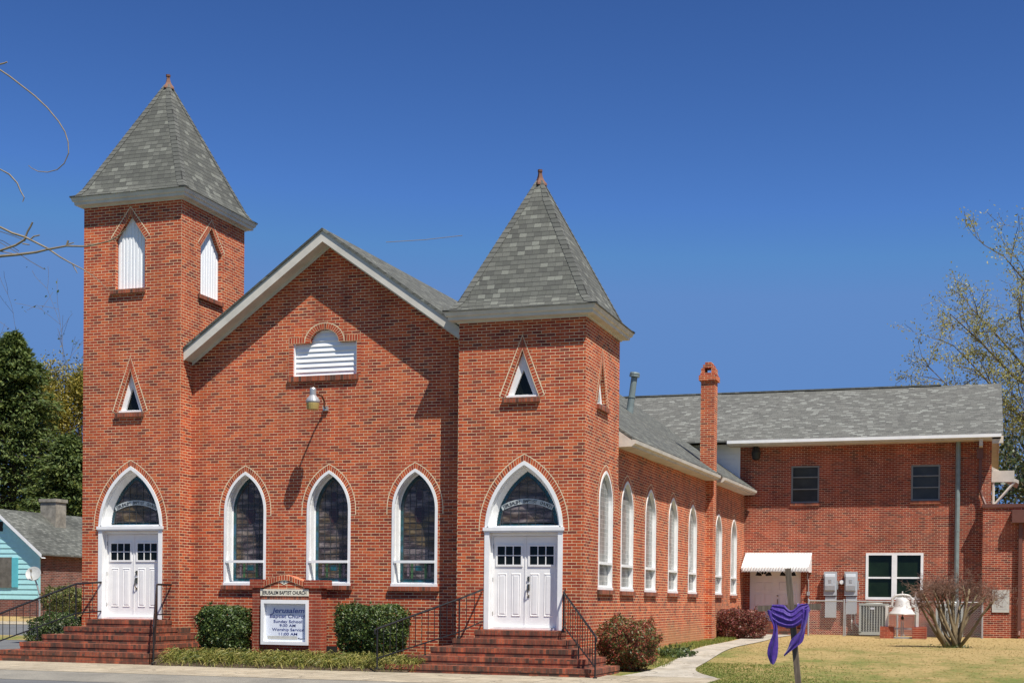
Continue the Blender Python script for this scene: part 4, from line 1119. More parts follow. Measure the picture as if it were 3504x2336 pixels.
hi = [(SX(-4.80), SZ(1.935)), (SX(-4.42), SZ(2.055)), (SX(-4.28), SZ(2.075)), (SX(-4.14), SZ(2.05)), (SX(-3.76), SZ(1.92))]
b.strip(Fg, lo, .03, hi, .03, closed=False, uvw=.224); b.strip(Fg, hi, .03, hi, -.28, closed=False)
b.poly(Fg, [(SX(-4.80), SZ(1.745)), (SX(-3.76), SZ(1.745))]+lo[::-1], d=.006)
b.build('brick_pediment', 'brick_arch', sign)
b = MB(); b.fbox(Fg, SX(-4.90), SZ(1.585), -.25, SX(-3.648), SZ(1.742), .02); ns = b.build('name_stone', 'cream', sign)
text('JERUSALEM BAPTIST CHURCH', .085, 'ink', ns, 'lettering', Fg, SX(-4.275), SZ(1.622), .022, bold=.001, width=1.14)
b = MB(); b.add([Fg(SX(-4.285)+x, SZ(1.905)+z, .012) for x, z in ((-.125, 0), (0, -.062), (.125, 0), (0, .052))], [(0, 1, 2, 3)])
dm = b.build('diamond_stone', 'cream', sign)
text('B', .05, 'ink', dm, 'letter', Fg, SX(-4.285), SZ(1.878), .014)
b = MB(); b.fbox(Fg, SX(-4.88), SZ(1.505), -.20, SX(-3.646), SZ(1.58), .004, rot=True); b.build('rowlock_course', 'brick_sill', sign)
b = MB(); c0, c1, d0, d1 = SX(-4.865), SX(-3.65), SZ(.455), SZ(1.495)
for q in ((c0, d0, c0+.075, d1), (c1-.055, d0, c1, d1), (c0+.075, d1-.085, c1-.055, d1), (c0+.075, d0, c1-.055, d0+.075)): b.fbox(Fg, q[0], q[1], -.17, q[2], q[3], .055)
cb = b.build('display_frame', 'white', sign)
b = MB(); b.fbox(Fg, c0+.02, d0+.02, -.10, c1-.02, d1-.02, -.045); bd = b.build('display_panel', 'sign_panel', sign)
tc = SX(-4.20)
def sz(y): return SZ(1.55-(y-470)/957.)   # rows of the board
def row(y): return SZ(1.582-(y-465)/776.)
for st_, yb, hh, wd, mt, bo, xc in (('Jerusalem', 765, .115, .84, 'blue_letter', .002, -4.20), ('Baptist Church', 855, .082, .93, 'navy', .001, -4.21), ('Sunday School', 943, .066, .73, 'navy', .0005, -4.21), ('9:30 AM', 1015, .064, .41, 'navy', .0005, -4.215), ('Worship Service', 1090, .066, .81, 'navy', .0005, -4.205), ('11:00 AM', 1168, .064, .47, 'navy', .0005, -4.21)):
    for wrd in [st_]:
        text(wrd, hh, mt, bd, 'lettering', Fg, SX(xc), row(yb), -.043, bold=bo, width=wd, shear=.2 if st_ == 'Jerusalem' else 0)
text('Pastor', .042, 'ink', bd, 'lettering', Fg, SX(-3.84), row(1240), -.043, width=.21)
b = MB(); b.fbox(Fg, SX(-4.74), row(1245), -.046, SX(-3.96), row(1182), -.0425); b.build('cover_strip', 'tape', bd)

# ---------------------------------------------------------------- shrubs and ground cover
def superbush(name, lab, cat, c, half, n, size, mat, p=5.0, group=None, stems=5, stemmat='bark', aspect=.55, rough=.06, taper=0.0):
    t = thing(name, lab, cat, (c[0], c[1], c[2]), group)
    hx, hy, hz = half
    d = rng.normal(size=(n*2, 3)); d /= np.linalg.norm(d, axis=1, keepdims=True)
    k = (np.abs(d)**p).sum(1)**(-1/p)
    r = k*np.where(rng.random(n*2) < .75, rng.uniform(.88, 1.03, n*2), rng.uniform(.55, .95, n*2))
    P = d*r[:, None]
    ph = rng.uniform(0, 6, 9)
    bumpf = 1+rough*(np.sin(P[:, 0]*7+ph[0])*np.sin(P[:, 1]*6+ph[1])+np.sin(P[:, 2]*8+ph[2])*np.sin(P[:, 0]*5+ph[3])) + rough*.6*np.sin(P[:, 0]*17+ph[4])*np.sin(P[:, 2]*15+ph[5])
    P = P*bumpf[:, None]
    tp = 1-taper*(1-P[:, 2:3])/2
    P = P*np.hstack([tp, tp, np.ones_like(tp)])
    P = P*np.array([hx, hy, hz]) + np.array([c[0], c[1], c[2]+hz])
    nb = d*np.array([1, 1, 1.2])*.9
    g = np.array([H(x, y) for x, y in P[:, :2]]); ok = P[:, 2] > min(g.min(), c[2]) ; P = P[ok][:n]; nb = nb[ok][:n]
    b = MB(); xs = []
    for q in range(max(6, int(hx*70))):
        k_ = int(rng.integers(0, len(P)))
        if P[k_][2] < c[2]+hz*.8: continue
        dd = (P[k_]-np.array([c[0], c[1], c[2]+hz*.7])); dd = dd/(np.linalg.norm(dd)+1e-6)+np.array([0, 0, .5]); L_ = rng.uniform(.05, .15)
        b.tube([P[k_], P[k_]+dd*L_], [.004, .002], 3, cap=False)
        xs.append(P[k_]+dd*L_*rng.uniform(.2, 1.05, (9, 1))+rng.normal(0, .018, (9, 3)))
    if xs:
        xs = np.concatenate(xs); P = np.concatenate([P, xs]); nb = np.concatenate([nb, np.tile([[0, 0, .6]], (len(xs), 1))])
    V = leaves(P, size, aspect, nb, .8)
    cloud('foliage', V, mat, t)
    for k in range(stems):
        a = 6.28*k/stems; x, y = c[0]+math.cos(a)*hx*.12, c[1]+math.sin(a)*hy*.12
        b.tube([(x, y, c[2]-.08), (c[0]+math.cos(a)*hx*.3, c[1]+math.sin(a)*hy*.3, c[2]+hz*.7), (c[0]+math.cos(a)*hx*.65, c[1]+math.sin(a)*hy*.65, c[2]+hz*1.6)], [.025, .018, .006], 5)
        b.tube([(x, y, c[2]-.05), (c[0]+math.cos(a+.7)*hx*.4, c[1]+math.sin(a+.7)*hy*.4, c[2]+hz*1.1), (c[0]+math.cos(a+.9)*hx*.7, c[1]+math.sin(a+.9)*hy*.7, c[2]+hz*1.4)], [.02, .012, .005], 5)
    b.build('stem', stemmat, t)
    return t
superbush('boxwood_shrub', 'clipped green shrub with glossy leaves to the left of the sign', 'shrub', (-5.52, -.55, .24), (.56, .5, .54), 17000, .06, 'boxwood', group='clipped shrubs beside the sign', taper=.12)
superbush('boxwood_shrub', 'wider clipped green shrub between the sign and the right hand steps', 'shrub', (-1.80, -.55, .26), (.80, .6, .56), 22000, .06, 'boxwood', group='clipped shrubs beside the sign', taper=.18)
superbush('nandina_shrub', 'loose reddish green shrub at the corner of the shorter tower', 'shrub', (3.80, .55, .08), (.70, .6, .54), 14000, .07, 'redleaf', p=2.6, aspect=.35, rough=.10, taper=.2)
superbush('burgundy_hedge', 'clipped burgundy hedge beside the path near the annex door', 'hedge', (3.55, 16.6, .34), (.80, .6, .48), 16000, .06, 'burgundy', p=5, rough=.05)
superbush('low_weeds', 'small patch of leafy weeds at the foot of the nave wall behind the reddish shrub', 'plant', (4.0, 4.6, .16), (.45, .7, .13), 900, .07, 'shrub', p=2, stems=1, rough=.15)
superbush('clipped_hedge', 'rounded dark green hedge left of the taller tower steps', 'shrub', (-10.55, .15, .08), (.75, .6, .50), 12000, .055, 'shrub', p=2.8, rough=.08)
superbush('loose_shrub', 'loose olive green shrub in front of the brick wall of the turquoise house', 'shrub', (-22.6, 16.2, .75), (1.0, .8, .56), 6000, .09, 'olive', p=2.2, rough=.14)
# liriope strip
n = 5200
x = rng.uniform(-6.35, -.15, n); y = -1.62+rng.normal(0, .16, n)
ok = ~((x > -.75) & (y < -2.0)); x, y = x[ok], y[ok]; n = len(x)
z = np.array([bed(a, c_) for a, c_ in zip(x, y)])-.01
ang = rng.uniform(0, 6.28, n); L_ = rng.uniform(.15, .29, n)
P0 = np.stack([x, y, z], 1); dirv = np.stack([np.cos(ang), np.sin(ang)-.25, np.zeros(n)], 1)
P1 = P0+dirv*(L_*.30)[:, None]+np.array([0, 0, 1])*(L_*.62)[:, None]
P2 = P0+dirv*(L_*.85)[:, None]+np.array([0, 0, 1])*(L_*rng.uniform(.15, .6, n))[:, None]
V, Fc_ = blades(P0, P1, P2, .017)
o = cloud('ground_cover', V, 'liriope', None, Fc_); tag(o, 'strip of arching yellow green liriope along the foot of the gable', 'ground cover', kind='stuff')
# lawn blades
def grass(name, lab, x, y, mat, hmin, hmax, wd=.012, lay=1.0):
    n = len(x); z = np.array([H(a, c_) for a, c_ in zip(x, y)])
    ang = rng.uniform(0, 6.28, n); L_ = rng.uniform(hmin, hmax, n)
    P0 = np.stack([x, y, z-.01], 1); dv = np.stack([np.cos(ang), np.sin(ang), np.zeros(n)], 1)
    P1 = P0+dv*(L_*.2*lay)[:, None]+np.array([0, 0, 1])*(L_*.6/lay)[:, None]; P2 = P0+dv*(L_*.6*lay)[:, None]+np.array([0, 0, 1])*(L_/lay)[:, None]
    V, f = blades(P0, P1, P2, wd); o = cloud(name, V, mat, None, f); tag(o, lab, 'grass', kind='stuff'); return o
def pathx(y): return np.interp(y, [-6, -1, 0.4, 1.4, 6, 13.5, 20], [6.1, 6.1, 5.35, 5.08, 4.85, 4.65, 4.6])
n = 11000; y = -6+26*rng.random(n)**1.3; x = pathx(y)+.02+rng.random(n)*(13.5-pathx(y))
grass('dry_grass', 'short straw and green lawn grass around the cross', x, y, 'grassblade', .03, .06, .012, 1.9)
n = 9000; y = -6+9*rng.random(n); x = pathx(y)+.02+np.abs(rng.normal(0, 1.3, n))
grass('green_grass', 'greener grass along the edge of the concrete path', x, y, 'greenblade', .03, .065, .012, 1.35)
n = 5000; y = 1.5+rng.random(n)*18; x = np.interp(y, [0, 6, 13.5, 20], [3.3, 3.0, 2.95, 3.0])+rng.random(n)*(np.interp(y, [0, 1.4, 6, 13.5, 20], [4.2, 4.2, 3.98, 3.72, 3.3])-3.0)
grass('weedy_grass', 'weedy grass between the nave wall and the path', x, y, 'greenblade', .04, .12)

# ---------------------------------------------------------------- cross and cloth
cross = thing('wooden_cross', 'leaning weathered wooden cross standing in the lawn', 'cross', (8.27, -6.0, 0))
b = MB()
def obox(b, c, ax, half):
    c = Vector(c); X, Y, Zz = ax
    v = [c+X*sx*half[0]+Y*sy*half[1]+Zz*sz_*half[2] for sz_ in (-1, 1) for sy in (-1, 1) for sx in (-1, 1)]
    b.add(v, [(0, 2, 3, 1), (4, 5, 7, 6), (0, 1, 5, 4), (1, 3, 7, 5), (3, 2, 6, 7), (2, 0, 4, 6)])
p0, p1 = Vector((8.295, -6.0, -.15)), Vector((8.065, -6.0, 2.10))
up_ = (p1-p0).normalized(); yx = Vector((0.0, 1, 0)); xx = yx.cross(up_).normalized()
obox(b, (p0+p1)/2, (xx, yx, up_), (.046, .03, (p1-p0).length/2)); b.build('post', 'wood', cross)
b = MB(); xb = Vector((.990, 0, .045)).normalized(); zb_ = xb.cross(yx).normalized()*1.0
obox(b, (8.10, -6.062, 1.475), (xb, yx, xb.cross(yx)), (.50, .03, .047)); b.build('crossbar', 'wood', cross)
# draped cloth: one tube of folds swagged over the bar with two hanging tails
def drape():
    b = MB()
    def ribbon(path, wid, nx=12, fold=.03, freq=3.0, ph=0.0, closed=False):
        """path: list of (centre, width vector, depth vector)"""
        rows = []
        for i, (c, wv, dv) in enumerate(path):
            row = []
            for k in range(nx+1):
                u = k/nx*2-1
                row.append(Vector(c)+Vector(wv)*u+Vector(dv)*(math.cos(u*freq*math.pi/1+ph+i*.25)))
            rows.append(row)
        base = len(b.v)
        for r_ in rows: b.v += r_
        for i in range(len(rows)-1):
            for k in range(nx):
                b.f.append([base+i*(nx+1)+k, base+i*(nx+1)+k+1, base+(i+1)*(nx+1)+k+1, base+(i+1)*(nx+1)+k]); b.uv.append(None)
    def patch(top, bot, nv, depth, fold, freq, skew=0.0):
        base = len(b.v); n = len(top)
        for i in range(n):
            for k in range(nv+1):
                v = k/nv; t = i/(n-1)
                x = top[i][0]+(bot[i][0]-top[i][0])*v; z = top[i][1]+(bot[i][1]-top[i][1])*v
                y = -6.10 - depth*math.sin(math.pi*t)*(.35+.65*math.sin(math.pi*min(1, v*.8+.1))) - fold*(math.sin(v*freq*6.283+skew*t)+.5*math.sin(v*freq*13.7+2+3*t)) - .012
                b.v.append(Vector((x, y, z)))
        for i in range(n-1):
            for k in range(nv): b.f.append([base+i*(nv+1)+k, base+i*(nv+1)+k+1, base+(i+1)*(nv+1)+k+1, base+(i+1)*(nv+1)+k]); b.uv.append(None)
    def dense(pts, n):
        pts = [Vector((p[0], p[1], 0)) for p in pts]; L = [0]
        for p, q in zip(pts, pts[1:]): L.append(L[-1]+(q-p).length)
        xs = [p.x for p in pts]; zs = [p.y for p in pts]
        return [(float(np.interp(t, L, xs)), float(np.interp(t, L, zs))) for t in np.linspace(0, L[-1], n)]
    patch(dense([(7.835, 1.515), (7.93, 1.525), (8.04, 1.515), (8.09, 1.455), (8.14, 1.425), (8.19, 1.45), (8.24, 1.505), (8.30, 1.535), (8.40, 1.545)], 26),
          dense([(7.775, 1.37), (7.845, 1.26), (7.94, 1.185), (8.06, 1.15), (8.19, 1.155), (8.29, 1.21), (8.38, 1.31), (8.445, 1.44)], 26), 30, .055, .0075, 3.6, .9)
    # folds carried over the top of the bar at each hitch
    for xa, xb2, zt_ in ((7.83, 8.05, 1.515), (8.23, 8.41, 1.535)):
        base = len(b.v); nu, nw = 16, 10
        for i in range(nu+1):
            for k in range(nw+1):
                a = math.pi*k/nw; u = i/nu
                b.v.append(Vector((xa+(xb2-xa)*u, -6.062-.062*math.cos(a)-.006*math.sin(u*22), zt_-.13+.13*math.sin(a)**.6+.006*math.sin(u*19))))
        for i in range(nu):
            for k in range(nw): b.f.append([base+i*(nw+1)+k, base+i*(nw+1)+k+1, base+(i+1)*(nw+1)+k+1, base+(i+1)*(nw+1)+k]); b.uv.append(None)
    def tail(rows, y0, fold, freq, ph=0):
        base = len(b.v); nx = 14; m_ = len(rows)
        for i, (z, xl, xr) in enumerate(rows):
            for k in range(nx+1):
                u = k/nx; b.v.append(Vector((xl+(xr-xl)*u, y0-fold*math.sin(u*freq*6.283+ph+i*.35)-.02*math.sin(math.pi*u), z+.01*math.sin(u*9+i))))
        for i in range(m_-1):
            for k in range(nx): b.f.append([base+i*(nx+1)+k, base+i*(nx+1)+k+1, base+(i+1)*(nx+1)+k+1, base+(i+1)*(nx+1)+k]); b.uv.append(None)
    tail([(1.43, 7.76, 7.90), (1.38, 7.765, 7.91), (1.30, 7.80, 7.92), (1.22, 7.85, 7.925), (1.15, 7.868, 7.93), (1.10, 7.865, 7.93), (1.02, 7.845, 7.935), (.93, 7.81, 7.942), (.84, 7.78, 7.942), (.74, 7.762, 7.937), (.68, 7.78, 7.93), (.62, 7.81, 7.912), (.565, 7.83, 7.89)], -6.115, .012, 1.3)
    tail([(1.47, 8.31, 8.425), (1.38, 8.325, 8.42), (1.29, 8.32, 8.405), (1.22, 8.305, 8.385), (1.17, 8.30, 8.37), (1.12, 8.29, 8.365), (1.06, 8.24, 8.36), (.99, 8.165, 8.352), (.93, 8.13, 8.33), (.87, 8.115, 8.25), (.80, 8.085, 8.17), (.74, 8.045, 8.10), (.705, 8.03, 8.06)], -6.13, .014, 1.5, 1)
    o = b.build('purple_cloth', 'purple', None, smooth=True)
    md = o.modifiers.new('thickness', 'SOLIDIFY'); md.thickness = .004
    md = o.modifiers.new('smooth', 'SUBSURF'); md.levels = 1; md.render_levels = 1
    tag(o, 'purple satin cloth swagged over the arms of the wooden cross', 'cloth')
drape()

# ---------------------------------------------------------------- bell
bell = thing('church_bell', 'large white painted bell on a yoke between two short brick piers', 'bell', (8.62, 18.9, .42))
def pier(x0, x1):
    b = MB(); b.box(x0, 18.62, .3, x1, 19.1, .79); b.build('brick_pier', 'brick_sign', bell)
pier(7.92, 8.36); pier(8.96, 9.42)
b = MB(); prof = [(.445, .0), (.45, .02), (.40, .055), (.335, .13), (.285, .23), (.25, .34), (.225, .45), (.20, .52), (.13, .57), (.03, .58)]
b.lathe((8.62, 18.85, 1.20), prof, 28); b.lathe((8.62, 18.85, 1.20), [(.445, .0), (.36, .10), (.25, .3), (.0, .45)], 28); b.build('bell_body', 'bell', bell, smooth=True)
b = MB()
b.tube([(8.22, 18.85, 1.46), (8.28, 18.85, 1.50), (8.30, 18.85, 1.72), (8.40, 18.85, 1.83), (8.62, 18.85, 1.86), (8.84, 18.85, 1.83), (8.94, 18.85, 1.72), (8.96, 18.85, 1.50), (9.02, 18.85, 1.46)], .045, 8)
b.tube([(8.62, 18.85, 1.76), (8.62, 18.85, 1.98)], .02, 6); b.tube([(8.05, 18.85, 1.46), (9.2, 18.85, 1.46)], .025, 6); b.build('yoke', 'bell', bell)
for x in (8.12, 9.12):
    b = MB(); b.box(x-.04, 18.80, .78, x+.04, 18.90, 1.50); b.build('stand', 'bell', bell)
b = MB(); b.box(9.02, 18.98, .78, 9.08, 19.04, 1.96); b.build('stand', 'bell', bell)
b = MB(); b.tube([(8.62, 18.85, 1.55), (8.63, 18.85, 1.12)], .018, 6); b.lathe((8.63, 18.85, 1.02), [(.01, 0), (.055, .03), (.06, .07), (.03, .11)], 10); b.build('clapper', 'black_iron', bell)
b = MB(); b.box(8.36, 18.82, .70, 8.96, 18.88, .75); b.box(8.36, 18.7, .40, 8.96, 18.76, .45)
b.tube([(8.60, 18.8, 1.0), (8.60, 18.8, .42)], .02, 6); b.tube([(8.66, 18.8, .98), (8.66, 18.8, .52), (8.72, 18.8, .48)], .02, 6); b.build('frame_rail', 'silver', bell)

# ---------------------------------------------------------------- condensers, electrical boxes, fence
def condenser(lab, x0, x1, y0, z0, z1):
    t = thing('air_conditioner', lab, 'air conditioner', ((x0+x1)/2, y0, z0), 'air conditioning units behind the fence')
    d = .78
    b = MB(); b.box(x0+.05, y0+.05, z0+.02, x1-.05, y0+d-.05, z1-.08); b.build('coil', 'ac_dark', t)
    b = MB()
    for x, y in ((x0, y0), (x1-.07, y0), (x0, y0+d-.07), (x1-.07, y0+d-.07)): b.box(x, y, z0, x+.07, y+.07, z1-.06)
    b.box(x0-.01, y0-.01, z1-.07, x1+.01, y0+d+.01, z1); b.box(x0, y0, z0-.06, x1, y0+d, z0+.05)
    b.lathe(((x0+x1)/2, y0+d/2, z1), [(.3, 0), (.28, .025), (.05, .03)], 20); b.build('cabinet', 'ac', t)
    b = MB(); n = 9
    for k in range(1, n): b.box(x0+.07+(x1-x0-.14)*k/n-.014, y0-.0, z0+.05, x0+.07+(x1-x0-.14)*k/n+.014, y0+.045, z1-.07)
    for k in range(1, n): b.box(x1-.045, y0+.07+(d-.14)*k/n-.014, z0+.05, x1-.001, y0+.07+(d-.14)*k/n+.014, z1-.07)
    b.build('louvre_guard', 'ac', t)
    b = MB(); b.box((x0+x1)/2-.10, y0-.012, z1-.21, (x0+x1)/2+.04, y0-.003, z1-.14); b.build('badge', 'sign_panel', t)
condenser('grey louvred air conditioner below the twin window, left of the bell', 7.08, 8.04, 20.45, .52, 1.56)
condenser('grey louvred air conditioner behind the pruned crape myrtle', 9.66, 10.56, 20.45, .52, 1.56)
def cabinet(lab, x0, x1, zl):
    t = thing('electrical_cabinet', lab, 'electrical box', ((x0+x1)/2, AY, 1.0), 'electrical cabinets on the annex wall')
    b = MB(); b.box(x0, AY-.20, 1.83, x1, AY-.003, 2.68); b.build('meter_box', 'grey_box', t)
    b = MB(); m_ = .05; prof = [(1.98, .20), (2.02, .26), (2.18, .285), (2.50, .27), (2.58, .235), (2.60, .20)]
    for (za, da), (zb, db) in zip(prof, prof[1:]):
        b.quad((x0+m_, AY-da, za), (x1-m_, AY-da, za), (x1-m_, AY-db, zb), (x0+m_, AY-db, zb))
    for x in (x0+m_, x1-m_): b.add([(x, AY-d_, z_) for z_, d_ in prof], [tuple(range(6))])
    b.build('cover', 'grey_box', t)
    b = MB(); b.box((x0+x1)/2-.05, AY-.287, 2.28, (x0+x1)/2+.05, AY-.280, 2.40); b.build('label_plate', 'galv', t)
    b = MB(); b.box(x0+.05, AY-.16, zl, x1-.01, AY-.003, 1.80); b.build('lower_box', 'grey_box', t)
    b = MB(); b.tube([(x1+.03, AY-.10, 2.35), (x1+.03, AY-.10, 2.05)], .02, 6); b.build('handle', 'galv', t)
cabinet('grey electrical cabinet nearer the awning, with the longer lower box', 5.76, 6.21, 1.04)
cabinet('grey electrical cabinet nearer the twin window, with the shorter lower box', 6.49, 6.93, 1.17)
b = MB(); b.tube([(6.385, AY-.003, 2.31), (6.385, AY-.13, 2.31)], .085, 16); mt = b.build('electric_meter', 'galv'); tag(mt, 'round electric meter on the wall between the two grey cabinets', 'meter')
b = MB(); b.tube([(6.385, AY-.13, 2.31), (6.385, AY-.16, 2.31)], .07, 16); b.build('meter_face', 'white', mt)
b = MB(); b.tube([(5.16, AY-.04, 2.62), (5.16, AY-.04, 2.4), (5.20, AY-.04, 2.36), (5.20, AY-.04, 1.2)], .02, 6); b.box(5.15, AY-.09, 1.82, 5.25, AY-.003, 1.96); o = b.build('conduit', 'galv'); tag(o, 'thin grey conduit and switch box on the brick beside the awning', 'conduit')
for k, (x, z1) in enumerate(((6.80, 1.15), (6.94, 1.15))):
    pass
b = MB(); b.tube([(6.74, AY-.08, 1.17), (6.76, AY-.08, .62)], .022, 6); tag(b.build('service_pipe', 'white'), 'straight white service pipe dropping from the electrical cabinet nearer the twin window', 'pipe', 'service pipes under the cabinets')
b = MB(); b.tube([(6.86, AY-.08, 1.17), (6.88, AY-.10, .85), (6.99, AY-.2, .72)], .022, 6); tag(b.build('service_pipe', 'white'), 'bent white service pipe curving towards the condenser below the twin window', 'pipe', 'service pipes under the cabinets')

fence = thing('chain_link_fence', 'galvanised chain link fence in front of the annex, around the cabinets and condensers', 'fence', (8.3, 20, .42))
FYF = 20.0; f0, f1 = 5.38, 11.18; zb0, zb1 = .45, 1.63
for x in (5.38, 6.60, 8.4, 10.40, 11.18):
    b = MB(); b.tube([(x, FYF, .3), (x, FYF, 1.66)], .032, 8); b.lathe((x, FYF, 1.66), [(.036, 0), (.03, .03), (.0, .045)], 8); b.build('post', 'galv', fence)
b = MB()
for x0_, x1_ in ((5.38, 6.60), (6.74, 10.28), (10.40, 11.18)): b.tube([(x0_, FYF, 1.63), (x1_, FYF, 1.63)], .022, 6)
b.tube([(6.66, FYF, 1.50), (6.68, FYF, 1.60), (6.74, FYF, 1.63)], .022, 6); b.tube([(10.28, FYF, 1.63), (10.35, FYF, 1.60), (10.37, FYF, 1.50)], .022, 6)
b.tube([(6.66, FYF, 1.50), (6.66, FYF, .42)], .02, 6); b.tube([(10.37, FYF, 1.5), (10.37, FYF, .42)], .02, 6)
b.build('top_rail', 'galv', fence)
b = MB(); h = zb1-zb0; s_ = .085; x = f0-h
while x < f1:
    for sg in (1, -1):
        xa, xb_ = (x, x+h) if sg > 0 else (x+h, x)
        za, zb_2 = zb0, zb1
        # clip in x
        def cl(xx): return min(max(xx, f0), f1)
        ta, tb_ = (cl(xa)-xa)/(xb_-xa), (cl(xb_)-xa)/(xb_-xa)
        if abs(tb_-ta) > .01: b.tube([(cl(xa), FYF-.012*sg, za+(zb_2-za)*ta), (cl(xb_), FYF-.012*sg, za+(zb_2-za)*tb_)], .0042, 3, cap=False)
    x += s_
b.build('wire_mesh', 'galv', fence)

# ---------------------------------------------------------------- branching plants
def grow(b, p, d, L_, r, depth, spread, nseg=4, out=None, tips=None, wob=.12, upb=.0, kids=(2, 4), rmin=.002, ratio=.68, sides=5):
    pts, rad = [p.copy()], [r]; q = p.copy(); dd = d.normalized()
    for i in range(nseg):
        dd = (dd+Vector(rng.normal(0, wob, 3))+Vector((0, 0, upb))).normalized()
        q = q+dd*L_/nseg; pts.append(q.copy()); rad.append(max(rmin, r*(1-.5*(i+1)/nseg)))
    b.tube(pts, rad, sides if depth > 1 else 3, cap=False)
    if tips is not None and depth <= 1: tips += [tuple(x) for x in pts[1:]]
    if depth == 0: return
    for k in range(random.randint(*kids)):
        i = random.randint(max(1, nseg-2), nseg) if k else nseg
        nd = (dd+Vector(rng.normal(0, spread, 3))+Vector((0, 0, upb))).normalized()
        grow(b, pts[i], nd, L_*ratio*random.uniform(.8, 1.15), max(rmin, rad[i]*.75), depth-1, spread, nseg, out, tips, wob, upb, kids, rmin, ratio, sides)

# pruned crape myrtle
cm = thing('crape_myrtle', 'bare multi-stemmed crape myrtle pruned flat, in the lawn before the fence', 'tree', (10.34, 12.2, .3))
bS, bT = MB(), MB(); base = Vector((10.34, 12.2, .25))
ends = [(9.25, 1.60), (9.4, 1.85), (9.6, 1.85), (9.75, 1.9), (9.95, 2.0), (10.15, 1.85), (10.4, 2.05), (10.6, 1.85), (10.85, 2.0), (11.1, 1.85), (11.3, 1.75), (11.55, 1.65), (10.25, 1.7), (9.35, 1.55)]
for i, (ex, ez) in enumerate(ends):
    ex = 10.34+(ex-10.34)*.86
    yo = random.uniform(-.6, .6); e = Vector((ex, 12.2+yo, ez)); s = base+Vector((random.uniform(-.17, .17), random.uniform(-.12, .12), 0))
    fork = s.lerp(e, .38)+Vector(((ex-10.34)*.02, 0, -.04)); m1 = s.lerp(e, .68)+Vector((random.uniform(-.05, .05), 0, .03))
    bS.tube([s, fork, m1, e], [.060, .046, .034, .022], 7)
    e2 = e+Vector((random.uniform(-.25, .25), random.uniform(-.2, .2), random.uniform(-.1, .12))); bS.tube([m1, m1.lerp(e2, .5)+Vector((.03, 0, 0)), e2], [.028, .022, .015], 5)
    for tip in (e, e2):
        for k in range(9):
            d = Vector((rng.normal(0, .9), rng.normal(0, .9), .5+random.random()*.5))
            grow(bT, tip-Vector((0, 0, random.random()*.2)), d, random.uniform(.22, .42), .009, 3, .6, 3, None, None, .16, 0, (2, 3), .0032, .62, 3)
    if i % 3 == 0:
        sd = Vector((ex-10.3, yo, .6)); grow(bT, m1, sd, .35, .007, 2, .5, 3, None, None, .15, 0, (1, 2), .003, .7, 4)
bS.build('stem', 'crape', cm, smooth=True); bT.build('twigs', 'redtwig', cm)
V = leaves(np.array([[10.34+rng.normal(0, .30), 12.0+rng.normal(0, .22), .30+abs(rng.normal(0, .07))] for _ in range(260)]), .07, .35)
cloud('base_weeds', V, 'shrub', cm)['kind'] = 'stuff'

def conifer(lab, c, height, radius, n, group):
    t = thing('cedar_tree', lab, 'tree', c, group)
    b = MB(); b.tube([c, (c[0], c[1], c[2]+height*.5), (c[0]+.1, c[1], c[2]+height*.97)], [.28, .17, .02], 8)
    Vs = []; nb = int(n/85)
    for k in range(nb):
        f = (k+.5)/nb; f = f**.8; zc = c[2]+height*(.06+.92*f); rr = radius*(1-f)**.62*random.uniform(.42, 1.18)+.12
        a = k*2.39996+random.uniform(-.3, .3); tip = Vector((c[0]+math.cos(a)*rr, c[1]+math.sin(a)*rr, zc-rr*.12+random.uniform(-.2, .3)))
        root = Vector((c[0], c[1], zc-.05*rr)); b.tube([root, root.lerp(tip, .5)+Vector((0, 0, .08*rr)), tip], [.05, .03, .008], 4, cap=False)
        m_ = 85; s = rng.uniform(.25, 1.04, m_)**.7
        P = np.array(root)[None]+(np.array(tip)-np.array(root))[None]*s[:, None]
        side = np.stack([-np.sin(a)*np.ones(m_), np.cos(a)*np.ones(m_), np.zeros(m_)], 1)
        P = P+side*(rng.normal(0, .26*rr**.6, m_)*(1.1-.5*s))[:, None]+np.stack([rng.normal(0, .08, m_), rng.normal(0, .08, m_), rng.normal(.02, .14, m_)], 1)
        dr = (np.array(tip)-np.array(root)); dr = dr/np.linalg.norm(dr)
        T = dr[None]+rng.normal(0, .45, (m_, 3))+np.array([0, 0, -.05]); T /= np.linalg.norm(T, axis=1, keepdims=True)
        N = rng.normal(0, .5, (m_, 3))+np.array([0, 0, .9])+dr*.5; N -= T*(N*T).sum(1, keepdims=True); N /= np.linalg.norm(N, axis=1, keepdims=True)
        B = np.cross(N, T); L_ = rng.uniform(.20, .44, m_)[:, None]; W_ = L_*.34
        Vs.append(np.stack([P-T*L_*.4, P+B*W_*.5, P+T*L_*.6, P-B*W_*.5], 1).reshape(-1, 3))
    b.build('trunk', 'bark', t); cloud('crown', np.concatenate(Vs), 'cedar', t)
conifer('tall dark green cedar with a thin spiked top, behind the turquoise house', (-44.9, 40, .9), 16.6, 5.9, 56000, 'cedars behind the turquoise house')
conifer('broad dark cedar cut off by the left edge of the photo', (-49.0, 39, .9), 15.5, 5.8, 40000, 'cedars behind the turquoise house')
conifer('shorter dark cedar right behind the taller brick tower edge', (-39.6, 38.5, .9), 10.0, 4.4, 30000, 'cedars behind the turquoise house')

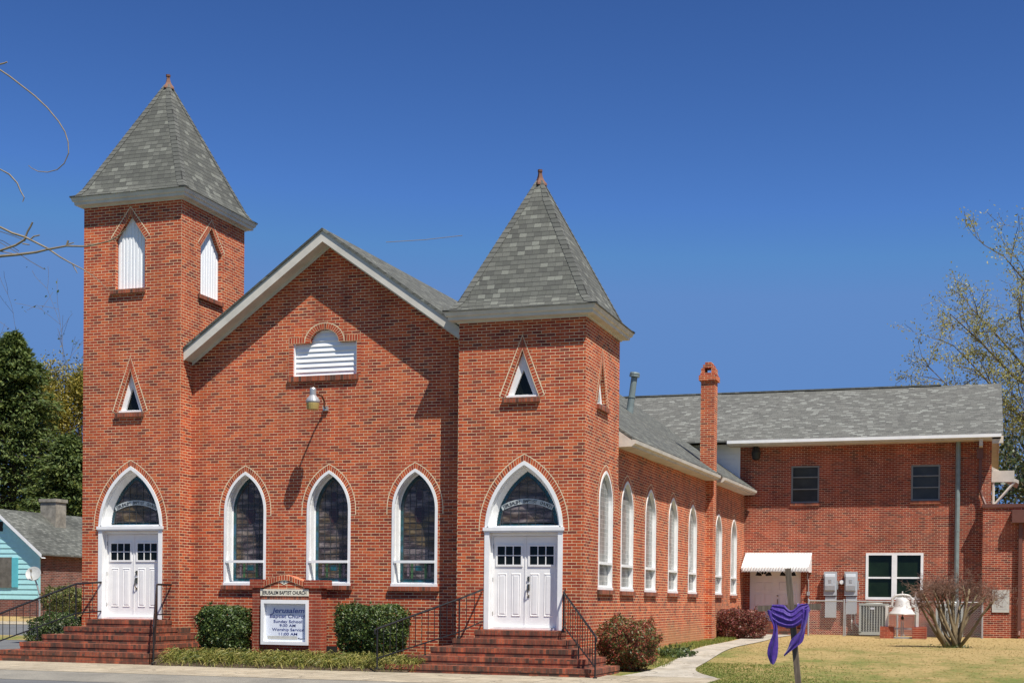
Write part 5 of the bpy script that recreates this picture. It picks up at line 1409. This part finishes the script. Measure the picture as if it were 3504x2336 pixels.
def broadleaf(name, lab, c, h, r, mat, depth, nleaf, lsize, group=None, lean=(0, 0), upb=.05, trunk_r=.22, spread=.45, L0=None, scatter=.35, tmat='bark', kids=(2, 4), cat='tree', hf=.28):
    t = thing(name, lab, cat, c, group)
    b = MB(); tips = []; c = Vector(c)
    hh = h*hf; top = c+Vector((lean[0], lean[1], hh))
    b.tube([c, c.lerp(top, .5), top], [trunk_r, trunk_r*.85, trunk_r*.7], 8)
    nl = 7
    for k in range(nl):
        a = 6.28*k/nl+random.uniform(-.3, .3); el_ = random.uniform(.45, 1.35)
        d = Vector((math.cos(a)*math.cos(el_), math.sin(a)*math.cos(el_), math.sin(el_)))
        grow(b, top-Vector((0, 0, random.random()*hh*.25)), d, (L0 or h*.27)*random.uniform(.8, 1.2), trunk_r*.45, depth, spread, 4, None, tips, .10, upb, kids, .012, .70, 5)
    b.build('trunk', tmat, t)
    T = np.array(tips); idx = rng.integers(0, len(T), nleaf)
    P = T[idx]+rng.normal(0, scatter, (nleaf, 3))
    cloud('crown', leaves(P, lsize, .5), mat, t)
    return t
broadleaf('spring_tree', 'yellow green leafy tree beside the edge of the taller tower', (-44.6, 46, .9), 18.6, 4, 'spring', 3, 34000, .17, upb=.04, trunk_r=.25, scatter=.55, hf=.6, L0=2.1)
broadleaf('bare_tree', 'bare twiggy tree with a few green leaves showing over the cedars at the far left', (-54.5, 50, .9), 22.5, 4, 'shrub', 4, 500, .25, upb=.03, trunk_r=.25, scatter=.2, kids=(2, 3))
def open_tree(lab, c, cz, rad, nlimb, nleaf, lsize, scatter):
    t = thing('budding_tree', lab, 'tree', c); b = MB(); tips = []; c = Vector(c)
    topz = cz+rad[2]*.75
    trunk = [c, Vector((c.x+.2, c.y, c.z+4)), Vector((c.x-.1, c.y+.1, cz-3)), Vector((c.x+.1, c.y, cz+2)), Vector((c.x, c.y, topz))]
    b.tube(trunk, [.38, .32, .25, .15, .04], 9)
    for k in range(nlimb):
        u = (k+.5)/nlimb; zd = -.55+1.5*u; rr = math.sqrt(max(.05, 1-min(1, abs(zd))**2)); a = k*2.39996+random.uniform(-.25, .25)
        tip = Vector((c.x+math.cos(a)*rr*rad[0]*random.uniform(.8, 1.05), c.y+math.sin(a)*rr*rad[1], cz+zd*rad[2]*random.uniform(.9, 1.05)))
        z0_ = max(c.z+5.5, tip.z-math.hypot(tip.x-c.x, tip.y-c.y)*random.uniform(.75, 1.1)); root = Vector((c.x, c.y, min(z0_, topz-1)))
        mid = root.lerp(tip, .5)+Vector((rng.normal(0, .3), rng.normal(0, .3), -.5))
        pts = [root, root.lerp(mid, .5)+Vector((0, 0, -.1)), mid, mid.lerp(tip, .5)+Vector((0, 0, .1)), tip]
        b.tube(pts, [.12, .10, .075, .05, .02], 6, cap=False)
        for q in range(11):
            f = .3+.7*q/10; i_ = min(3, int(f*4)); p = pts[i_].lerp(pts[i_+1], f*4-i_)
            d = (tip-root).normalized()+Vector(rng.normal(0, .75, 3))+Vector((0, 0, .25))
            grow(b, p, d, random.uniform(1.0, 1.9), .035, 2, .5, 3, None, tips, .12, .04, (2, 4), .011, .66, 4)
    b.build('trunk', 'bark', t)
    T = np.array(tips); P = T[rng.integers(0, len(T), nleaf)]+rng.normal(0, scatter, (nleaf, 3))
    cloud('crown', leaves(P, lsize, .5), 'bud', t)
open_tree('tall tree with yellow green spring buds rising behind the right end of the annex', (16.2, 46, .5), 13.0, (8.0, 6.5, 7.6), 38, 75000, .13, .20)
broadleaf('evergreen_tree', 'dense dark green tree low behind the flat roofed block', (14.6, 40, .5), 11.0, 4, 'pine', 3, 8000, .25, upb=.02, trunk_r=.22, scatter=.5)

# near tree whose twigs reach in from the left
nt_ = thing('street_tree', 'bare tree just outside the left edge whose thin twigs reach in before the sky', 'tree', (1.6, -18.6, 0))
b = MB(); b.tube([(1.42, -18.7, -.15), (1.45, -18.65, .15), (1.5, -18.6, .8), (1.44, -18.52, 1.8), (1.54, -18.45, 2.8), (1.46, -18.4, 3.8), (1.52, -18.36, 4.7), (1.42, -18.3, 5.6), (1.44, -18.26, 6.6), (1.36, -18.3, 7.6)], [.26, .18, .155, .145, .13, .115, .095, .075, .05, .02], 10)
for q in range(13):
    zq = 2.4+q*.38; a = 2.2+random.uniform(0, 2.6)
    grow(b, Vector((1.47, -18.45, zq)), Vector((math.cos(a), math.sin(a)*1.2, .55)), random.uniform(.9, 1.5), .045, 3, .38, 4, None, None, .12, .03, (2, 3), .004, .68, 5)
b.build('trunk', 'bark', nt_)
b = MB()
Y_ = -18.0
def tw(pts, r0, r1, start=None):
    P = [Vector((x, Y_+dy, z)) for x, z, dy in [(p[0], p[1], p[2] if len(p) > 2 else 0) for p in pts]]
    if start: P = [Vector(start)]+P
    n = len(P); b.tube(P, [(r0+(r1-r0)*i/(n-1))*(2.4 if start and i == 0 else 1) for i in range(n)], 5)
tw([(2.803, 6.099), (2.904, 6.033), (3.02, 5.946), (3.168, 5.835), (3.299, 5.719), (3.413, 5.593), (3.478, 5.499), (3.511, 5.409), (3.517, 5.314), (3.472, 5.23), (3.40, 5.183), (3.303, 5.171), (3.205, 5.187), (3.14, 5.22), (3.107, 5.246)], .008, .003, (1.46, -18.3, 6.2))
tw([(2.803, 6.147), (2.845, 6.150), (2.878, 6.158)], .009, .006, (1.46, -18.3, 5.8))
tw([(2.809, 5.24), (2.909, 5.186), (2.992, 5.103), (3.026, 5.032), (3.064, 4.974), (3.048, 4.938)], .009, .004, (1.49, -18.4, 4.6))
tw([(2.812, 4.741), (2.946, 4.676), (3.078, 4.633), (3.307, 4.521), (3.438, 4.437), (3.551, 4.376), (3.663, 4.321), (3.79, 4.246), (3.918, 4.131)], .013, .002, (1.5, -18.4, 4.3))
tw([(2.814, 4.487), (2.996, 4.488), (3.194, 4.495), (3.307, 4.511), (3.501, 4.527), (3.709, 4.508), (3.93, 4.537), (4.02, 4.575), (4.101, 4.63)], .014, .004, (1.5, -18.4, 3.9))
tw([(2.813, 4.535), (2.979, 4.571), (3.062, 4.607), (3.09, 4.63)], .011, .010, (1.5, -18.4, 4.1))
tw([(3.06, 4.60), (3.10, 4.68), (3.13, 4.72), (3.151, 4.756)], .009, .008)
tw([(3.50, 4.527), (3.517, 4.573)], .009, .009); tw([(3.517, 4.54), (3.575, 4.55)], .006, .004)
tw([(3.559, 4.375), (3.612, 4.288)], .006, .003); tw([(3.13, 4.61), (3.168, 4.633), (3.225, 4.639)], .007, .006)
tw([(2.82, 4.53), (2.99, 4.49)], .005, .003); tw([(3.05, 4.58), (3.12, 4.565)], .006, .005)
b.build('branches', 'twig', nt_)

# ---------------------------------------------------------------- turquoise house
HX, HY = -25.37, 18.0
house = thing('turquoise_house', 'small turquoise clapboard house with a brick side and old dark roof', 'house', (-28, 18, .8))
HG = .74; HR = -27.45; SL = (5.0-3.36)/(HX-HR)
zr = lambda x: 5.02-SL*abs(x-HR)
Fh = front(HY); XL_ = 2*HR-HX
b = MB()
k = 0; z = 1.36
while z < 5.0:
    z1 = min(z+.21, 5.0)
    zmid = z+.1
    hw = min(HX-HR, max(0.05, (5.02-.08-z1)/SL))
    x0_, x1_ = HR-hw, HR+hw
    b.quad(Fh(x0_, z, .025), Fh(x1_, z, .025), Fh(x1_, z1, .0), Fh(x0_, z1, .0)); b.quad(Fh(x0_, z, 0), Fh(x1_, z, 0), Fh(x1_, z, .025), Fh(x0_, z, .025))
    z += .21
b.fbox(Fh, HX-.06, 1.34, .0, HX+.03, 3.30, .035)
b.poly(front(HY+.03), [(XL_, 1.3), (HX, 1.3), (HX, 3.34), (HR, 4.96), (XL_, 3.34)])
b.build('siding', 'turq_pale', house)
b = MB(); b.box(XL_-.0, HY-.01, .3, HX+.02, HY+.3, 1.335); b.build('foundation', 'brick_house', house)
b = MB(); b.poly(sideR(HX), rect(HY+.04, .3, HY+9, 3.30)); b.build('wall', 'brick_house', house)
b = MB(); b.poly(sideR(HX+.004), rect(HY+4.2, .3, HY+8.9, 3.28)); b.build('shed_opening_shade', 'dark', house)  # flat dark sheet on the wall; the opening's shade is its colour
b = MB()
rslab(b, [(HR, HY-.25, zr(HR)+.06), (HX+.28, HY-.25, zr(HX+.28)+.06), (HX+.28, HY+9, zr(HX+.28)+.06), (HR, HY+9, zr(HR)+.06)], .07)
rslab(b, [(XL_-.28, HY-.25, zr(HX+.28)+.06), (HR, HY-.25, zr(HR)+.06), (HR, HY+9, zr(HR)+.06), (XL_-.28, HY+9, zr(HX+.28)+.06)], .07)
rslab(b, [(HX+.10, HY+3.6, 3.34), (HX+1.5, HY+3.6, 3.05), (HX+1.5, HY+9, 3.05), (HX+.10, HY+9, 3.34)], .07)
hr = b.build('roof', 'shingle_old', house)
b = MB()
for sg in (1, -1):
    xe = HR+sg*(HX+.28-HR)
    P = [(HR, zr(HR)), (xe, zr(HX+.28))]
    b.quad((P[0][0], HY-.26, P[0][1]-.12), (P[1][0], HY-.26, P[1][1]-.12), (P[1][0], HY-.26, P[1][1]+.05), (P[0][0], HY-.26, P[0][1]+.05))
    b.quad((P[0][0], HY-.26, P[0][1]-.12), (P[1][0], HY-.26, P[1][1]-.12), (P[1][0], HY+.0, P[1][1]-.12), (P[0][0], HY+.0, P[0][1]-.12))
b.build('rake_board', 'white', house)
b = MB(); b.box(HR+.02, HY+2.6, 4.3, HR+.80, HY+3.3, 5.62); b.box(HR-.03, HY+2.55, 5.54, HR+.85, HY+3.35, 5.68); b.build('chimney', 'old_stone', hr)
b = MB(); b.fbox(Fh, -28.2, 1.83, .02, -26.73, 3.08, .06); wn = b.build('boarded_window', 'board', house)
b = MB(); b.fbox(Fh, -26.72, 1.85, .02, -26.42, 3.06, .055); b.build('shutter', 'turq', house)
b = MB(); b.fbox(Fh, -27.65, 4.15, .015, -27.2, 4.55, .04); b.build('gable_vent', 'dark', house)
# satellite dish on its mast
dish = thing('satellite_dish', 'grey satellite dish on a bent mast at the corner of the turquoise house', 'satellite dish', (-24.75, 17.0, .7))
b = MB(); b.tube([(-24.62, 17.05, .5), (-24.62, 17.05, 1.55), (-24.70, 17.0, 1.9), (-24.80, 16.95, 2.25)], .035, 7); b.build('mast', 'galv', dish)
b = MB(); nrm = Vector((.35, -.82, .46)).normalized(); tx = Z.cross(nrm).normalized(); ty = nrm.cross(tx)
cc = Vector((-24.82, 16.92, 2.37)); rings_ = []
for rr in (0, .1, .2, .29, .30):
    rings_.append([cc+(tx*math.cos(6.2832*k/24)+ty*math.sin(6.2832*k/24)*1.08)*rr+nrm*(rr*rr*.7-.02) for k in range(24)])
for a_, c_ in zip(rings_, rings_[1:]):
    for k in range(24): b.quad(a_[k], a_[(k+1) % 24], c_[(k+1) % 24], c_[k])
d_ = b.build('reflector', 'dish', dish); d_.modifiers.new('thickness', 'SOLIDIFY').thickness = .015
b = MB(); b.tube([cc-ty*.28, cc+nrm*.28-ty*.22, cc+nrm*.36-ty*.05], .02, 6); b.tube([cc+nrm*.34-ty*.08, cc+nrm*.44-ty*.0], .045, 8); b.build('feed_arm', 'galv', dish)

# short length of wire in the sky
b = MB(); b.tube([(-15.57, 30, 18.25), (-13.6, 30, 18.22), (-11.73, 30, 18.28)], .015, 5); o = b.build('overhead_wire', 'wire'); tag(o, 'thin grey length of wire against the blue sky between the towers', 'wire')
